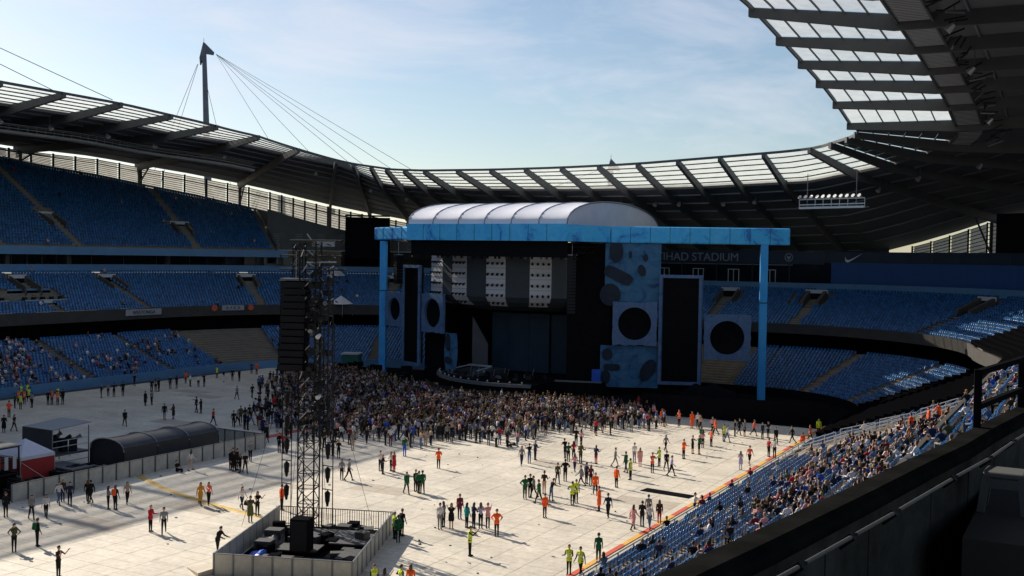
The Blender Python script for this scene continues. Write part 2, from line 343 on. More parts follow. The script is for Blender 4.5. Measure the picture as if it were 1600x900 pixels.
def vomitory(sub, s, t, z, w=2.6):
    b = MB()
    for e in (-w / 2, w / 2):
        c = [B(s + e - .12, t, z - .6), B(s + e + .12, t, z - .6), B(s + e + .12, t + 4.2, z - .6), B(s + e - .12, t + 4.2, z - .6)]
        b.hexa(c, [c[0] + Vector((0, 0, 1.5)), c[1] + Vector((0, 0, 1.5)), c[2] + Vector((0, 0, 3.3)), c[3] + Vector((0, 0, 3.3))], M_stone)
    c = [B(s - w / 2, t + 3.9, z - .6), B(s + w / 2, t + 3.9, z - .6), B(s + w / 2, t + 4.1, z - .6), B(s - w / 2, t + 4.1, z - .6)]
    b.hexa(c, [p + Vector((0, 0, 2.7)) for p in c], M_black)  # black panel stands in for the shade inside the opening
    c = [B(s - w / 2, t, z + .0), B(s + w / 2, t, z + .0), B(s + w / 2, t + 3.9, z + .0), B(s - w / 2, t + 3.9, z + .0)]
    b.hexa(c, [p + Vector((0, 0, .03)) for p in c], M_dconc)
    c = [B(s - w / 2 - .2, t + 3.7, z + 2.1), B(s + w / 2 + .2, t + 3.7, z + 2.1), B(s + w / 2 + .2, t + 3.85, z + 2.1), B(s - w / 2 - .2, t + 3.85, z + 2.1)]
    b.hexa(c, [p + Vector((0, 0, .55)) for p in c], M_lgrey)
    return sub.put(b, 'vomitory')
Z0L = 0.7; DL = 0.30; DT = 0.8
zl = lambda s: Z0L; dl = lambda s: DL
z2 = lambda s: ZT2; d2 = lambda s: (Z2TOP(s) - ZT2) / 17.5
def inband(v, L, w): return any(abs(v - a) < w for a in L)
VOM_MID = [(a, 8) for a in AISLE_MID]
def midskip(s, k):
    return any(abs(s - a) < (2.0 if not (S1 < s < S2 or S3 < s < S4) else 1.0) and 9 <= k <= 14 for a in AISLE_MID)
stands = {}
def stand(name_label, s0, s1):
    (x, y), _ = frame((s0 + s1) / 2)
    r = thing('grandstand', name_label, 'grandstand', (x, y, 0)); return r, Sub(r)
# far long side
gw, gws = stand('long shaded three tier blue stand along the left side of the floor', 50, S2)
stands['w'] = gws
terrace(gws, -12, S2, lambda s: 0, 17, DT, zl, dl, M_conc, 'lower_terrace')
wall(gws, -12, S2, -.25, 0, 1.25, M_blueband, 'front_wall')
terrace(gws, -12, S2, T2, 18, DT, z2, d2, M_conc, 'middle_terrace')
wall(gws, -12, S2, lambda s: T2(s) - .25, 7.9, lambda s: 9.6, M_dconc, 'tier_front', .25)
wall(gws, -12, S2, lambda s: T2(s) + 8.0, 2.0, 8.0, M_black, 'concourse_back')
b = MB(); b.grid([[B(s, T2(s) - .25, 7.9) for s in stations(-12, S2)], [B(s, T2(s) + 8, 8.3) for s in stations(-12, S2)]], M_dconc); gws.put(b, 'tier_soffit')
wall(gws, -12, S2, 26.4, 14.9, 16.15, M_blueband, 'lower_board', .25)
wall(gws, -12, S2, 30.5, 15, 19, M_glass, 'box_glazing', .1)
b = MB(); b.grid([[B(s, 26.6, 15.2) for s in stations(-12, S2)], [B(s, 30.6, 15.2) for s in stations(-12, S2)]], M_dconc); b.grid([[B(s, 25, 17.75) for s in stations(-12, S2)], [B(s, 30.6, 17.75) for s in stations(-12, S2)]], M_dconc); gws.put(b, 'box_balcony')
wall(gws, -12, 156, 24.5, 17.7, 18.95, M_blueband, 'upper_board', .25)
b = MB()
for s in np.arange(52, 156, 2.2 * 1.25):
    b.box(B(s, 30.35, 16.5), (.09, .09, 2.6), M_grey)
gws.put(b, 'box_mullions', kind='stuff')
for s in np.arange(58, 156, 11.0):
    b = MB(); c = B(s, 28.4, 0); b.box((c.x, c.y, 16.5), (.7, .7, 2.45), M_stone); gws.put(b, 'column')
ztop0 = lambda s: 19.0
dtop = lambda s: (ZRIM(s) - 19.3) / 30
terrace(gws, -12, 155, lambda s: 25.2, 31, DT, ztop0, dtop, M_conc, 'upper_terrace')
b = MB()
for ss in (155,):
    pts = [B(ss, 25.0, 16.5), B(ss, 50, 16.5), B(ss, 50, ZRIM(ss) + .3), B(ss, 25.0, 19.6)]; q = [p + (frame(ss)[0][0] * 0) * Vector((0, 0, 0)) for p in pts]
    (fx, fy), (nx, ny) = frame(ss); sh = Vector((-ny, nx, 0)) * (-.3)
    b.hexa(pts, [p + sh for p in pts], M_slat)
gws.put(b, 'end_wall')
for a in AISLE_LOW:
    if 60 < a < S2: steps(gws, a, 0, 15, DT, Z0L, DL, M_conc)
for a in AISLE_MID:
    if 60 < a < S2: steps(gws, a, T2(a), 9, DT, ZT2, d2(a), M_conc); vomitory(gws, a, T2(a) + 7.2, ZT2 + 9 * d2(a), 2.6 if a < S1 else 1.4)
for a in AISLE_TOP:
    steps(gws, a, 25.2, 30, DT, 19, dtop(a), M_conc)
    vomitory(gws, a + .001, 30.0, 19 + 6 * dtop(a), 2.4 if a < S1 else 1.1)
seat_rows(60, 141.0, lambda s: 0, 16, DT, zl, dl, 'w', AISLE_LOW, None)
seat_rows(152, S2, lambda s: 0, 16, DT, zl, dl, 'w', AISLE_LOW)
studio = lambda s, k: 108 < s < 126 and 5 <= k <= 9
seat_rows(60, S2, T2, 17, DT, z2, d2, 'w', AISLE_MID, lambda s, k: midskip(s, k) or studio(s, k))
topskip = lambda s, k: any(abs(s - a) < (1.9 if s < S1 else 0.9) and 6 <= k <= 11 for a in AISLE_TOP)
seat_rows(60, 154.6, lambda s: 25.2, 30, DT, ztop0, dtop, 'w', AISLE_TOP, topskip)
wall(gws, 154.9, 161, 49.4, 17.5, lambda s: ZRIM(s) + .1, M_slat, 'corner_wall', .2)
# broad brown stair in the lower tier near the corner
b = MB()
for k in range(16):
    st = stations(141.3, 151.6); b.grid([[B(s, k * DT, Z0L + k * DL + .03) for s in st], [B(s, k * DT + DT, Z0L + k * DL + .03) for s in st]], M_conc2)
gws.put(b, 'broad_stair')
# studio platform let into the middle tier
b = MB(); zz = ZT2 + 5 * d2(115)
for (a, c) in ((108.6, 115.6), (118.2, 125.4)):
    st = stations(a, c)
    b.grid([[B(s, 16.0, zz + .1) for s in st], [B(s, 20.0, zz + .1) for s in st]], M_lgrey)
    b.grid([[B(s, 20.0, zz + .1) for s in st], [B(s, 20.0, zz + 2.0) for s in st]], M_blueband)
    b.grid([[B(s, 16.0, zz - .8) for s in st], [B(s, 16.0, zz + .55) for s in st]], M_lgrey)
    for s in np.arange(a + .8, c, 1.5): b.box(B(s, 17.2, zz + .5), (.5, .5, .8), M_blk2)
gws.put(b, 'studio_platform')
# wall of slatted panels where the top tier ends
wall(gws, 155.2, S2, 38, 18.8, lambda s: 18.55 + (ZRIM(s) - 18.4) * .955, M_slat, 'slatted_wall', .3)
for s in np.arange(155.6, 174, 1.7):
    b = MB(); e = .55
    for zq in np.arange(19.2, 22.4, .42):
        c = [B(s, 37.8, zq), B(s + e, 37.8, zq), B(s + e, 38.0, zq + .12), B(s, 38.0, zq + .12)]
        b.hexa(c, [p + Vector((0, 0, .14)) for p in c], M_grey)
    gws.put(b, 'slat_panel')
wall(gws, 155.2, S2, 30.6, 18.0, 18.9, M_slat, 'corner_gallery_front', .2)
b = MB(); st = stations(155.4, 170); b.grid([[B(s, 36.0, 18.7) for s in st], [B(s, 36.0, 19.15) for s in st], [B(s, 36.2, 19.15) for s in st]], M_white); gws.put(b, 'white_rail')

# end stand behind the stage
gn, gns = stand('two tier blue end stand behind and to the right of the stage', S2, S4)
stands['n'] = gns
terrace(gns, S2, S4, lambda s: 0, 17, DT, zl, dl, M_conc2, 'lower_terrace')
wall(gns, S2, S4, -.25, 0, 1.2, M_black, 'front_wall')
terrace(gns, S2, S4, T2, 18, DT, z2, d2, M_conc, 'middle_terrace')
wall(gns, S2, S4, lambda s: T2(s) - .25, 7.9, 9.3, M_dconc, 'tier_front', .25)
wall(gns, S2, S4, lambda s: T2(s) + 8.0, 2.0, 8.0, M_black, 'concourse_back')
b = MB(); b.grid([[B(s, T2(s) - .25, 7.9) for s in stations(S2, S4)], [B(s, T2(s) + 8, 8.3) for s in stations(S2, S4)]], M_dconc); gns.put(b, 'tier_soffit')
wall(gns, S2, S4, lambda s: T2(s) + 14.5, lambda s: Z2TOP(s) - .1, lambda s: Z2TOP(s) + 1.15, M_blueband, 'lower_board', .25)
b = MB(); b.box((16, 130, .055), (50, 25, .02), M_black); b.build('backstage_dark_sheet', kind='structure'); b = MB(); b.box((-26, 134.5, .056), (33.6, 13, .02), M_black); b.build('backstage_dark_sheet', kind='structure')  # added black sheets: deep shade and dark kit put into the floor colour
wall(gns, S2, 231.0, 30, 14, 18.3, M_glass, 'box_glazing', .1)
wall(gns, S2, 230.6, 29.6, 18.0, 20.1, M_navy, 'sign_board', .3)
wall(gns, 231.05, 244.5, 29.6, 13.5, 18.4, M_bluewall, 'blue_wall', .3)
wall(gns, 230.65, 244.5, 29.5, 18.4, 20.1, M_navy, 'logo_board', .3)
b = MB(); st = stations(S2, S4); b.grid([[B(s, T2(s) + 14.7, 14.1) for s in st], [B(s, T2(s) + 19, 14.1) for s in st]], M_dconc); gns.put(b, 'box_balcony')
for s0 in np.arange(178, 226, 6.15):
    for e in (1.5, 2.4, 3.3):
        b = MB(); b.box(B(s0 + e, 29.85, 15.8), (.12, .12, 2.2), M_lgrey); gns.put(b, 'door_frame')
    b = MB(); b.box(B(s0 + 2.4, 29.85, 17.0), (2.0, .1, .12), M_lgrey); gns.put(b, 'door_frame')
    b = MB(); b.box(B(s0 + 5.6, 29.8, 16.3), (.16, .16, 3.4), M_navy); gns.put(b, 'column')
    b = MB(); b.box(B(s0 + 3, 29.85, 17.85), (6.1, .14, .14), M_grey); gns.put(b, 'transom')
for a in AISLE_LOW:
    if 224 < a < S4: steps(gns, a, 0, 15, DT, Z0L, DL, M_conc2)
for a in AISLE_MID:
    if S2 < a < S4: steps(gns, a, T2(a), 9, DT, ZT2, d2(a), M_conc2); vomitory(gns, a, T2(a) + 7.2, ZT2 + 9 * d2(a), 2.6 if a < S3 else 1.1)
s_cov0, s_cov1 = 252.5, sE(105.6)
seat_rows(225.4, s_cov0, lambda s: 0, 16, DT, zl, dl, 'n', AISLE_LOW)
seat_rows(S2, 252.5, T2, 17, DT, z2, d2, 'n', AISLE_MID, midskip)
b = MB()
for k in range(22):                                   # black cloth over the unsold corner block, laid row by row
    a0 = s_cov0 - 1.2 + .35 * ((k * 7) % 3); st = stations(a0, s_cov1 - .3); t = k * DT; z = Z0L + k * DL + .85
    if t > T2(s_cov1) + 1: break
    b.grid([[B(s, t - .02, z - 1.1 if k == 0 else z - DL - .02) for s in st], [B(s, t, z) for s in st], [B(s, t + DT, z) for s in st]], M_cover)
    for e in (st[0], st[-1]): b.add([B(e, t, z - .9), B(e, t + DT, z - .9), B(e, t + DT, z), B(e, t, z)], [(0, 1, 2, 3)], M_cover)
gns.put(b, 'seat_cover')
b = MB(); sc2 = sE(101)
for k in range(18):
    a0 = 253 + .3 * ((k * 5) % 3); st = stations(a0, sc2)
    q = [(T2(s) + k * DT, ZT2 + k * d2(s) + .9) for s in st]
    b.grid([[B(s, t, z - d2(s) - .05) for s, (t, z) in zip(st, q)], [B(s, t, z) for s, (t, z) in zip(st, q)], [B(s, t + DT, z) for s, (t, z) in zip(st, q)]], M_cover)
    for e, (t, z) in ((st[0], q[0]), (st[-1], q[-1])): b.add([B(e, t, z - .95), B(e, t + DT, z - .95), B(e, t + DT, z), B(e, t, z)], [(0, 1, 2, 3)], M_cover)
gns.put(b, 'seat_cover')
wall(gns, S2, S4, 49.6, 8, lambda s: ZRIM(s), M_dconc, 'back_wall', .4)
wall(gns, 231, S4, 34, 13, lambda s: min(19.5, ZRIM(s) - .5), M_slat, 'gallery_wall', .3)
for s0 in np.arange(244.7, 254, 1.15):
    b = MB()
    for zq in np.arange(14.8, 18.3, .4):
        c = [B(s0, 33.8, zq), B(s0 + .75, 33.8, zq), B(s0 + .75, 34, zq + .1), B(s0, 34, zq + .1)]; b.hexa(c, [p + Vector((0, 0, .16)) for p in c], M_grey)
    gns.put(b, 'slat_panel')

# near long side
ge, ges = stand('sunlit blue lower stand full of seated spectators at the right', S4, 405)
stands['e'] = ges
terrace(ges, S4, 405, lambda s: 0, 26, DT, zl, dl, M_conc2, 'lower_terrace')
wall(ges, S4, 405, -.2, 0, .85, M_stone, 'front_wall')
terrace(ges, S4, 405, T2, 18, DT, z2, d2, M_conc, 'middle_terrace')
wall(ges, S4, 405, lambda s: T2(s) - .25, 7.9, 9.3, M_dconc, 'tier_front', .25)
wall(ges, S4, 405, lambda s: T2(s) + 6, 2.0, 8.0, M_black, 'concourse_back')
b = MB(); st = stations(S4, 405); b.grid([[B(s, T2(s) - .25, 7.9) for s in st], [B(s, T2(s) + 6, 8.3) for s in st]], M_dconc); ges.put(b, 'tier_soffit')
wall(ges, S4, 405, lambda s: T2(s) + 14.5, 13.5, 15.0, M_blueband, 'lower_board', .25)
for a in AISLE_LOW:
    if S4 < a: steps(ges, a, 0, 24, DT, Z0L, DL, M_conc2)
for a in AISLE_MID:
    if S4 < a: steps(ges, a, T2(a), 17, DT, ZT2, d2(a), M_conc2)
# wheelchair platform and rails near the corner: no seats on it
plat = lambda s, k: sE(98.3) < s < sE(90.2)
seat_rows(s_cov1 + .8, 372, lambda s: 0, 25, DT, zl, dl, 'e', AISLE_LOW, plat)
seat_rows(sE(100.2), 372, T2, 17, DT, z2, d2, 'e', AISLE_MID)
for (y, x0, x1) in ((97.9, 43.6, 46.6), (97.9, 47.0, 50.0), (97.9, 50.4, 53.4), (97.9, 53.8, 56.8), (94.4, 45.2, 48.2), (94.4, 49.6, 52.6), (94.4, 54.0, 57.6), (90.9, 43.6, 46.6), (90.9, 48.0, 51.0), (90.9, 53.4, 56.4)):
    b = MB(); n = 3; zz_ = lambda x: Z0L + int((x - XE) / DT) * DL
    for h in (.5, .8, 1.1): b.tube((x0, y, zz_(x0) + h), (x1, y, zz_(x1) + h), .035, .035, M_alu, 6)
    for i in range(n + 1): x = x0 + (x1 - x0) * i / n; b.tube((x, y, zz_(x)), (x, y, zz_(x0) + (zz_(x1) - zz_(x0)) * i / n + 1.1), .035, .035, M_alu, 6)
    ges.put(b, 'guard_rail')

# ------------------------------------------------------------------ seats
def seat_template():
    v, f = [], []
    def bx(c0, c1, sh):                              # five-faced box, back edge sheared by sh
        o = len(v); (x0, y0, z0), (x1, y1, z1) = c0, c1
        v.extend([(x0, y0, z0), (x1, y0, z0), (x1, y1, z0), (x0, y1, z0), (x0, y0 + sh, z1), (x1, y0 + sh, z1), (x1, y1 + sh, z1), (x0, y1 + sh, z1)])
        f.extend([tuple(i + o for i in q) for q in ((4, 5, 6, 7), (0, 1, 5, 4), (1, 2, 6, 5), (2, 3, 7, 6), (3, 0, 4, 7))])
    bx((-.185, .15, .40), (.185, .21, .82), .06); bx((-.17, .03, .36), (.17, .11, .70), .03)
    return np.array(v), f
SV, SF = seat_template()
def seat_frame(s, t, z):
    (x, y), (nx, ny) = frame(s); return (x + nx * t, y + ny * t, z), (nx, ny)
vis = []
for k, (s, t, z, bl) in enumerate(SEATS):
    if bl == 'e':
        p, n = seat_frame(s, t, z); q = proj((p[0], p[1], p[2] + .6))
        lim = np.interp(q[0], [700, 1030, 1167, 1250, 1325, 1425, 1487, 1525], [900, 900, 837, 800, 766, 717, 690, 668])
        if 0 < q[0] < 1530 and q[1] < min(lim, 905): vis.append((q[2], k))
vis.sort(); near_ids = [k for d, k in vis[:300]]
b = MB(); b.add([tuple(p) for p in SV], SF, M_seat); b.tube((0, .14, 0), (0, .14, .42), .03, .03, M_blk2, 4, False); seat_me = b.mesh('stadium_seat')
for k in near_ids:
    s, t, z, bl = SEATS[k]; p, (nx, ny) = seat_frame(s, t, z)
    o = link('stadium_seat', seat_me, None, p, label='empty or taken blue plastic tip-up seat in the front rows of the sunlit right stand', category='seat', group='front seats of the sunlit stand')
    o.rotation_euler = (0, 0, math.atan2(-nx, ny))
nearset = set(near_ids)
arr = [(s, t, z) for k, (s, t, z, bl) in enumerate(SEATS) if k not in nearset]
co = np.empty((len(arr), len(SV), 3)); 
for i, (s, t, z) in enumerate(arr):
    p, (nx, ny) = seat_frame(s, t, z)
    co[i, :, 0] = p[0] + SV[:, 0] * ny + SV[:, 1] * nx; co[i, :, 1] = p[1] - SV[:, 0] * nx + SV[:, 1] * ny; co[i, :, 2] = p[2] + SV[:, 2]
fa = np.array(SF); nf = len(arr) * len(SF)
idx = (fa[None, :, :] + (np.arange(len(arr)) * len(SV))[:, None, None]).reshape(-1)
me = bpy.data.meshes.new('stadium_seat'); me.vertices.add(len(arr) * len(SV)); me.vertices.foreach_set('co', co.reshape(-1))
me.loops.add(nf * 4); me.loops.foreach_set('vertex_index', idx.astype(np.int32)); me.polygons.add(nf); me.polygons.foreach_set('loop_start', np.arange(nf, dtype=np.int32) * 4); me.polygons.foreach_set('loop_total', np.full(nf, 4, np.int32))
me.materials.append(M_seat); me.update(calc_edges=True); me.validate()
link('stadium_seat', me, None, kind='stuff', label='thousands of blue tip-up seats filling all the tiers around the bowl', category='seats')
print('seats', len(SEATS))
# ------------------------------------------------------------------ roof
roof = thing('stadium_roof', 'dark sweeping ring roof with a pale translucent inner edge over the stands', 'roof', (-4, 80, 0)); rs = Sub(roof)
st = stations(-14, 410); UP = Vector((0, 0, .5))
ts = [0, 6, 14, 24, 34, 42.5]
b = MB()
rows = []
for q in range(7):
    rows.append([B(s, TST(s) + (52 - TST(s)) * q / 6, roofz(s, TST(s) + (52 - TST(s)) * q / 6)) for s in st])
b.grid(rows, M_roof, UP); rs.put(b, 'roof_deck')
raft = [30, 40, 49, 58, 67, 76, 85.4, 94.5, 103.6, 112.7, 121.9, 131, 140, 147.5, 154, 160, 162.7, 165.5, 168, 171] + [174.5 + 6.18 * i for i in range(10)] + [236.6, 240.3, 244.5, 249, 256.4, 264, 272, 279.5, 287.5, 296, 305, 314, 323, 332, 341, 350, 359, 368, 377]
for s in raft:
    b = MB(); a, c = TIN(s) - .35, TST(s)
    D = 1.25; w = .5
    p0 = B(s, a, ZIN(s) + .12 - .35); p1 = B(s, c, ZST(s) - D / 2 + .1); p2 = B(s, 51.8, ZO(s) - .75 + .1)
    (nx, ny) = frame(s)[1]; sd = Vector((-ny, nx, 0)) * (w / 2)
    def sec(p, d): return [p - sd - Vector((0, 0, d / 2)), p + sd - Vector((0, 0, d / 2)), p + sd + Vector((0, 0, d / 2)), p - sd + Vector((0, 0, d / 2))]
    A, Bb, Cc = sec(p0, .75), sec(p1, D), sec(p2, D + .1)
    b.hexa(A, Bb, M_raft); b.hexa(Bb, Cc, M_raft)
    rs.put(b, 'rafter')
NR = 6
for i in range(len(raft) - 1):
    s0, s1 = raft[i], raft[i + 1]
    if s0 < 58 or s1 > 345: continue
    e = min(.24, (s1 - s0) * .1)
    sub = [s0 + e + (s1 - s0 - 2 * e) * k / 3 for k in range(4)]
    for r in range(NR):
        f0, f1 = (r + .004) / NR, (r + .996) / NR; b = MB(); rw = []
        for f in (f0, f1): rw.append([B(s, TIN(s) + (TST(s) - TIN(s)) * f, ZIN(s) + (ZST(s) - ZIN(s)) * f + .15) for s in sub])
        b.grid(rw, M_roof if 240 < s0 < 256 else M_skygl); rs.put(b, 'roof_pane')
b = MB(); st2 = stations(40, 390)
for r in range(NR + 1):
    f = r / NR
    for u, v in zip(st2[:-1], st2[1:]):
        pq = [B(s, TIN(s) + (TST(s) - TIN(s)) * f, ZIN(s) + (ZST(s) - ZIN(s)) * f + .02) for s in (u, v)]
        b.beam(pq[0], pq[1],   .2 if r in (0, NR) else .09, .34 if r in (0, NR) else .16, M_raft)
rs.put(b, 'purlins', kind='stuff')
b = MB(); st4 = stations(40, 395)
for t in (15, 19.5, 24, 29, 34, 39.5, 45):
    for u, v in zip(st4[:-1], st4[1:]): b.beam(B(u, t, roofz(u, t) - .08), B(v, t, roofz(v, t) - .08), .16, .22, M_grey)
rs.put(b, 'deck_purlins', kind='stuff')
# hung walkways
def walkway(s0, s1, t, dz, w, name, m, slats):
    b = MB(); s = s0
    z = lambda s_, t_: roofz(s_, t_) - dz
    if slats:
        while s < s1:
            b.beam(B(s, t, z(s, t)), B(s, t + w, z(s, t + w)), .16, .05, m); s += .46
        stt = stations(s0, s1)
        for tt in (t, t + w):
            for u, v in zip(stt[:-1], stt[1:]): b.beam(B(u, tt, z(u, tt) - .05), B(v, tt, z(v, tt) - .05), .16, .3, M_raft)
    else:
        stt = stations(s0, s1)
        for tt, hh in ((t, 0), (t + w, 0), (t, 1.1), (t + w, 1.1), (t, .55)):
            for u, v in zip(stt[:-1], stt[1:]): b.beam(B(u, tt, z(u, tt) + hh), B(v, tt, z(v, tt) + hh), .09, .1 if hh else .35, m)
        while s < s1:
            b.beam(B(s, t, z(s, t)), B(s, t, z(s, t) + 1.1), .06, .06, m); b.beam(B(s, t + w, z(s, t + w)), B(s, t, z(s, t) + .05), .06, .06, m); s += 1.5
    return rs.put(b, name, kind='stuff')
walkway(250, 345, 9.9, .55, 2.6, 'slatted_walkway', M_lgrey, True)
walkway(60, 152, 18, 2.6, 1.4, 'lighting_walkway', M_grey, False)
b = MB(); random.seed(5)                              # dark clutter of cables, brackets and lamps along the near walkway
for s in np.arange(252, 335, .9):
    t = 12.9 + random.uniform(0, 1.0); z = roofz(s, t) - .8 - random.uniform(0, .9)
    p = B(s, t, z); b.beam(p, B(s + random.uniform(-.6, .6), t + random.uniform(0, 1.6), z + random.uniform(-.2, .8)), .12, .12, M_blk2 if random.random() < .8 else M_grey)
rs.put(b, 'cable_clutter', kind='stuff')
for s, t, dz in [(262, 14, 1.6), (283, 14.2, 1.6), (298, 14.2, 1.5), (237, 16, 1.6), (241, 15, 1.5), (246, 17, 1.5), (225, 15, 1.2), (220, 15.5, 1.2), (213, 15, 1.2), (209, 15, 1.2), (203, 15, 1.2), (196, 14.5, 1.2), (190, 15, 1.2), (168, 15, 1.2), (164, 15, 1.2), (158, 15, 1.2), (131, 14.5, 1.6), (121, 14.5, 1.6), (113, 14.5, 1.6), (103, 14.5, 1.6), (140, 15, 1.6), (148, 15, 1.6)]:
    b = MB(); p = B(s, t, roofz(s, t) - dz); n = Vector((*frame(s)[1], 0))
    b.tube(p, p - n * .5 - Vector((0, 0, .45)), .16, .34, M_alu, 8); b.tube(p, p + Vector((0, 0, dz)), .04, .04, M_raft, 6); rs.put(b, 'floodlight')
# floodlight gantry hung from the corner
b = MB(); g0, g1 = Vector((29.3, 152.6, 26.1)), Vector((38.9, 149.7, 26.1)); dn = (g1 - g0).normalized()
for h in (0, .45, 1.2): b.beam(g0 + Vector((0, 0, h)), g1 + Vector((0, 0, h)), .12, .14 if h else .3, M_alu)
b.beam(g0 + Vector((.2, .9, 0)), g1 + Vector((.2, .9, 0)), .9, .1, M_lgrey)
for i in range(9): 
    p = g0 + (g1 - g0) * i / 8; b.beam(p, p + Vector((0, 0, 1.2)), .08, .08, M_alu)
for i in (1, 7):
    p = g0 + (g1 - g0) * i / 8; b.beam(p, p + Vector((0, 0, 5.0)), .1, .1, M_grey)
rs.put(b, 'floodlight_gantry')
for i in range(11):
    p = g0 + (g1 - g0) * (i + .3) / 11 + Vector((0, 0, 1.35)); b = MB(); b.tube(p, p + Vector((-.15, -.3, .22)), .12, .3, M_alu, 8); b.box(p + Vector((.1, .15, -.05)), (.3, .25, .3), M_grey, .3); rs.put(b, 'floodlight')
# louvred strip between stand rim and roof edge
def louvres(s0, s1, n):
    for i in range(n):
        a, c = s0 + (s1 - s0) * i / n, s0 + (s1 - s0) * (i + 1) / n; e = (c - a) * .08; b = MB()
        r = []
        for f in (0, 1): r.append([B(s, 50.6, ZRIM(s) + .25 + (ZO(s) - .7 - ZRIM(s) - .25) * f) for s in (a + e, (a + c) / 2, c - e)])
        b.grid(r, M_louv)
        for f in np.arange(.12, 1, .125):
            q = [B(s, 50.45, ZRIM(s) + .25 + (ZO(s) - .7 - ZRIM(s) - .25) * f) for s in (a, c)]; b.beam(q[0], q[1], .08, .13, M_grey)
        b.beam(B(a, 50.4, ZRIM(a)), B(a, 50.4, ZO(a) - .5), .26, .30, M_blk2)
        rs.put(b, 'louvre_panel')
louvres(70, 156, 62); louvres(156, 176, 26); louvres(233, 252, 24)
b = MB()
for u, v in zip(stations(60, 176)[:-1], stations(60, 176)[1:]):
    b.beam(B(u, 50.2, ZRIM(u) + .1), B(v, 50.2, ZRIM(v) + .1), .3, .45, M_lgrey); f = .62
    b.beam(B(u, 50.3, ZRIM(u) + f * (ZO(u) - ZRIM(u))), B(v, 50.3, ZRIM(v) + f * (ZO(v) - ZRIM(v))), .2, .18, M_raft)
for u, v in zip(stations(231, 254)[:-1], stations(231, 254)[1:]): b.beam(B(u, 50.2, ZRIM(u) + .1), B(v, 50.2, ZRIM(v) + .1), .3, .35, M_lgrey)
rs.put(b, 'rim_rail')
b = MB()                                                # dark boarding in the gap behind the end stand
st3 = stations(177, 232); b.grid([[B(s, 50.5, ZRIM(s) - 1) for s in st3], [B(s, 50.5, ZO(s) + .3) for s in st3]], M_roof); rs.put(b, 'gap_boarding')
b = MB()
for s in [x for x in raft if 60 < x < 176] + [236.4, 240.5, 245, 250]:
    b.beam(B(s, 50.0, ZRIM(s) - 1), B(s, 50.0, ZO(s) - .3), .45, .35, M_raft); b.beam(B(s, 44.5, roofz(s, 44.5) - .8), B(s, 50, ZRIM(s) + .2), .2, .25, M_raft)
rs.put(b, 'roof_struts')

# ------------------------------------------------------------------ masts and cables outside
def mast(base, top, label, cables, r0=1.1, r1=.62):
    m = thing('roof_mast', label, 'mast', base); sb = Sub(m); b = MB(); base, top = Vector(base), Vector(top)
    b.tube(base, base + (top - base) * .55, r0 * .75, r0, M_mast, 12); b.tube(base + (top - base) * .55, top, r0, r1, M_mast, 12); sb.put(b, 'shaft')
    d = (top - base).normalized(); b = MB(); sx = Vector((.86, .5, 0))
    b.tube(top - d * .2, top + d * 2.4, .10, .04, M_mast, 6)
    for sg, dn, ln in ((1, 1.5, 2.2), (-1, 3.8, 1.0)):
        b.hexa([top + d * 1.4 - Vector((0, .25, 0)), top + d * 1.4 + Vector((0, .25, 0)), top - d * 1.2 + Vector((0, .25, 0)), top - d * 1.2 - Vector((0, .25, 0))], [top + sx * sg * ln - d * (dn * .55) - Vector((0, .2, 0)), top + sx * sg * ln - d * (dn * .55) + Vector((0, .2, 0)), top + sx * sg * ln * .9 - d * dn + Vector((0, .2, 0)), top + sx * sg * ln * .9 - d * dn - Vector((0, .2, 0))], M_mast)
    sb.put(b, 'mast_head')
    for (st_, q, w) in cables:
        b = MB(); b.tube(top + Vector(st_), q, w, w, M_cable, 5); sb.put(b, 'stay_cable')
    return m
mt = Vector((-113.2, 178, 65.0))
cb = [((2.4, 1.3, -1.2), B(s, 8, roofz(s, 8) + .6), .04) for s in (152, 157, 162, 165, 169, 172)]
cb += [((-1.2, -.8, -3.6), (-124, 170, 30), .05), ((-1.0, -.8, -3.6), (-121, 171, 30), .05), ((.6, .2, -8), (-106, 180, 32), .05)]
mast((-110.2, 178.2, 0), mt, 'tall leaning dark mast with cables rising beyond the left roof', cb, 0.85, .5)
mast((-34.8, 231, 0), (-34.3, 230, 40.6), 'mast tip just showing over the roof behind the stage', [((-1, -.3, -.6), B(192, 12, roofz(192, 12) + .5), .06), ((-1, -.3, -1.0), B(200, 20, roofz(200, 20) + .5), .06)], 1.0, .6)
m3 = Vector((-131, 62, 78))
mast((-129, 62, 0), m3, 'mast out of sight at the left, its cables crossing the sky corner', [((2, .5, -1), B(s, t, roofz(s, t) + .6), .05) for s, t in ((121.5, 2), (115, 4), (107, 6))], 1.15, .7)

# big screens at the corners
t_ = thing('scoreboard', 'large black screen box in the left corner above the stands', 'scoreboard', (-56, 163, 0)); sb = Sub(t_)
b = MB(); q0, q1 = Vector((-59.3, 161.6, 0)), Vector((-52.4, 166.6, 0)); nrm = Vector((.59, -.81, 0)); 
b.hexa([q0 + Vector((0, 0, 15)), q1 + Vector((0, 0, 15)), q1 - nrm * 1.5 + Vector((0, 0, 15)), q0 - nrm * 1.5 + Vector((0, 0, 15))], [q0 + Vector((0, 0, 25.6)), q1 + Vector((0, 0, 25.6)), q1 - nrm * 1.5 + Vector((0, 0, 25.6)), q0 - nrm * 1.5 + Vector((0, 0, 25.6))], M_black); sb.put(b, 'screen_box')
b = MB(); b.beam(q0 + Vector((0, -.1, 25.9)), q1 + Vector((0, -.1, 25.9)), .2, .3, M_blk2); b.beam(q0 - nrm + Vector((0, 0, 0)), q0 - nrm + Vector((0, 0, 15)), .6, .6, M_raft); b.beam(q1 - nrm, q1 - nrm + Vector((0, 0, 15)), .6, .6, M_raft); sb.put(b, 'support_frame')
